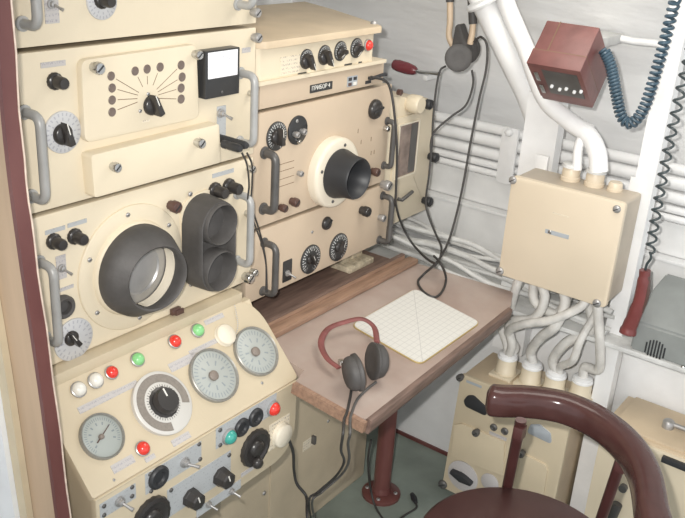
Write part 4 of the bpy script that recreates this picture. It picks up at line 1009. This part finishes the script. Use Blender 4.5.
bm = BM(); tube(bm, spline([fx(650, 252, 1.84), fx(651, 258, 1.842), fx(647, 264, 1.846), fx(645, 271, 1.85)], 5), .003, 8); wobj('cord_end', bm, 'black_cord', hs)
# hanging headset
HX = 1.95
hh_ = thing('headphones', 'grey rubber headphones hanging by their metal band in front of the hull', 'headphones', fx(460, 76, HX))
def band(pts, w, th_, matn, name):
    bm = BM(); tube(bm, spline(pts, 5), 1.0, 4, sec=[(-w / 2, -th_ / 2), (w / 2, -th_ / 2), (w / 2, th_ / 2), (-w / 2, th_ / 2)]); return wobj(name, bm, matn, hh_)
for pts, nm, mm in (([fx(461, -62, HX), fx(455, -50, HX), fx(451, -30, HX), fx(450, -12, HX), fx(450, 2, HX)], 'band_sleeve', 'rubber'), ([fx(450, 1, HX), fx(450, 22, HX), fx(449, 36, HX), fx(453, 46, HX)], 'band_arm', 'skin_band'), ([fx(461, -62, HX), fx(466, -50, HX), fx(469, -30, HX), fx(471, -10, HX), fx(473, 24, HX)], 'band_sleeve', 'rubber'), ([fx(473, 23, HX), fx(472, 34, HX), fx(470, 44, HX)], 'band_arm', 'skin_band')):
    bm = BM(); tube(bm, spline(pts, 5), .0105 if mm == 'rubber' else .008, 10); wobj(nm, bm, mm, hh_)
for cpt, r_, ax in ((fx(458, 58, HX - .01), .031, (-.75, -.45, .15)), (fx(465, 52, HX + .02), .036, (.75, .45, .1))):
    earcup(cpt, ax, hh_, r_, .030)
bm = BM(); prism(bm, rpoly([(-.022, -.035), (.028, -.03), (.022, .005), (-.004, .055), (-.016, .05)], .01), -.014, .014, .005); part('cushion', bm, 'rubber', hh_, frame(fx(461, 46, HX), (0, -1, 0), (0, 0, 1)))
hk = fx(461, -58, HX)
bm = BM(); tube(bm, fillet([hk + Vector((-.02, 0, .012)), hk + Vector((-.02, 0, -.016)), hk + Vector((.12, 0, -.016))], .008), .005, 8); tag(wobj('hook', bm, 'steel'), 'steel hook on the hull from which the headphones hang', 'hook')
# hanging cords of the headset
cable('cord', [fx(446, 66, 1.94), fx(440, 71, 1.93), fx(436, 90, 1.92), fx(433, 120, 1.90), fx(432, 145, 1.88), fx(429, 175, 1.86), fx(426, 205, 1.85), fx(434, 230, 1.84), fx(441, 246, 1.80), fx(440, 258, 1.76), fx(435, 266, 1.71)], .0028, 'cord', 'dark cord from the hanging headphones running past the window unit')
cable('cord', [fx(472, 70, 1.95), fx(473, 85, 1.95), fx(466, 105, 1.93), fx(452, 116, 1.91), fx(436, 130, 1.88), fx(431, 142, 1.87), fx(431, 158, 1.865)], .0028, 'cord', 'dark cord sagging from the hanging headphones to the knob of the window unit')
cable('cord', [fx(474, 42, 1.95), fx(481, 37, 1.95), fx(487, 46, 1.95), fx(486, 70, 1.945), fx(479, 100, 1.93), fx(471, 140, 1.91), fx(463, 185, 1.88), fx(455, 220, 1.84), fx(447, 245, 1.80), fx(437, 262, 1.72), D(424, 274, .008), D(418, 282, .005), D(424, 292, .005), D(435, 297, .005), D(443, 290, .005), D(446, 278, .008), fx(441, 264, 1.70), fx(434, 256, 1.76)], .0030, 'cord', 'long dark cord from the hanging headphones ending in a loop on the desk')
cable('cord', [fy(371, 77, 1.075), fy(384, 80, 1.072), fy(390, 88, 1.068), fy(394, 110, 1.055), fy(397, 150, 1.045), fy(396, 190, 1.045), fy(396, 205, 1.05), fy(402, 225, 1.08), fx(412, 243, 1.78), fx(426, 258, 1.73), fx(436, 264, 1.70)], .0030, 'cord', 'dark cord from the plug on the nameplate panel down to the desk')
# screwdriver
SX = 2.15; p0, p1, p2, p3 = fx(393, 64, SX), fx(416, 71, SX), fx(420, 72, SX), fx(441, 74, SX)
sd = thing('screwdriver', 'screwdriver with dark red plastic handle hanging level in front of the hull', 'screwdriver', p0)
dv = (p1 - p0); bm = BM(); tube(bm, [p0 + dv * t for t in (0, .05, .25, .6, .9, 1)], [.009, .0145, .0175, .0175, .014, .009], 12); wobj('handle', bm, 'red_plastic', sd)
bm = BM(); tube(bm, [p1, p2, p3], .005, 8); wobj('shaft', bm, 'chrome', sd)
cp_ = p2.lerp(p3, .35); bm = BM(); box(bm, cp_.x - .010, cp_.x + .05, cp_.y - .006, cp_.y + .006, cp_.z - .022, cp_.z - .0065, .002); tag(wobj('tool_clip', bm, 'white'), 'small white clip on the hull under the screwdriver shaft', 'clip')

# ================================================================== CHAIR
RZc, SZc = .70, .46
chs = thing('chair', 'round brown chair with padded curved backrest standing in front of the boxes', 'chair', (1.26, .43, 0))
rail = [fz(x, y, RZc) for x, y in ((486, 399), (500, 401), (530, 402), (565, 408), (600, 424), (628, 448), (645, 478), (652, 515))]
rail += [rail[-1] + Vector((-.05, -.025, 0)), rail[-1] + Vector((-.10, -.03, 0))]
rl = spline(rail, 6)
sec = [(1.0 * math.copysign(abs(math.cos(a)) ** .7, math.cos(a)), 1.15 * math.copysign(abs(math.sin(a)) ** .7, math.sin(a))) for a in [2 * math.pi * k / 16 for k in range(16)]]
m_ = len(rl); rad = []
for i in range(m_):
    e = min(i, m_ - 1 - i); rad.append(.0255 * (.45 if e == 0 else .8 if e == 1 else .95 if e == 2 else 1))
bm = BM(); tube(bm, rl, rad, 16, sec=sec); wobj('backrest', bm, 'vinyl', chs, smooth=60)
sc_ = Vector((1.243, .440, 0)); sr = .196
bm = BM(); lathe(bm, [(0, SZc - .05), (sr * .92, SZc - .05), (sr * .98, SZc - .04), (sr, SZc - .025), (sr * .985, SZc - .008), (sr * .93, SZc), (sr * .5, SZc + .004), (0, SZc + .005)], 48); part('seat', bm, 'seat', chs, T(sc_.x, sc_.y, 0))
for pa, pb in (((521, 420), (507, 488)), ((624, 452), (600, 522))):
    a = fz(*pa, RZc - .01); b_ = fz(*pb, SZc - .01); bm = BM(); tube(bm, [a, a.lerp(b_, .5), b_], .0085, 12, sec=[(math.cos(k * .5236) * 1.25, math.sin(k * .5236) * .8) for k in range(12)]); wobj('back_post', bm, 'chair_paint', chs)
    bm = BM(); box(bm, -.008, .014, -.009, .009, -.006, .02, .002); part('bracket', bm, 'chair_paint', chs, Matrix.Translation(a + Vector((0, 0, -.034))))
for k in range(4):
    a = R(25 + 90 * k); d = Vector((math.cos(a), math.sin(a), 0)); bm = BM(); tube(bm, [sc_ + d * .13 + Vector((0, 0, SZc - .05)), sc_ + d * .18], .013, 10); wobj('leg', bm, 'chair_paint', chs)
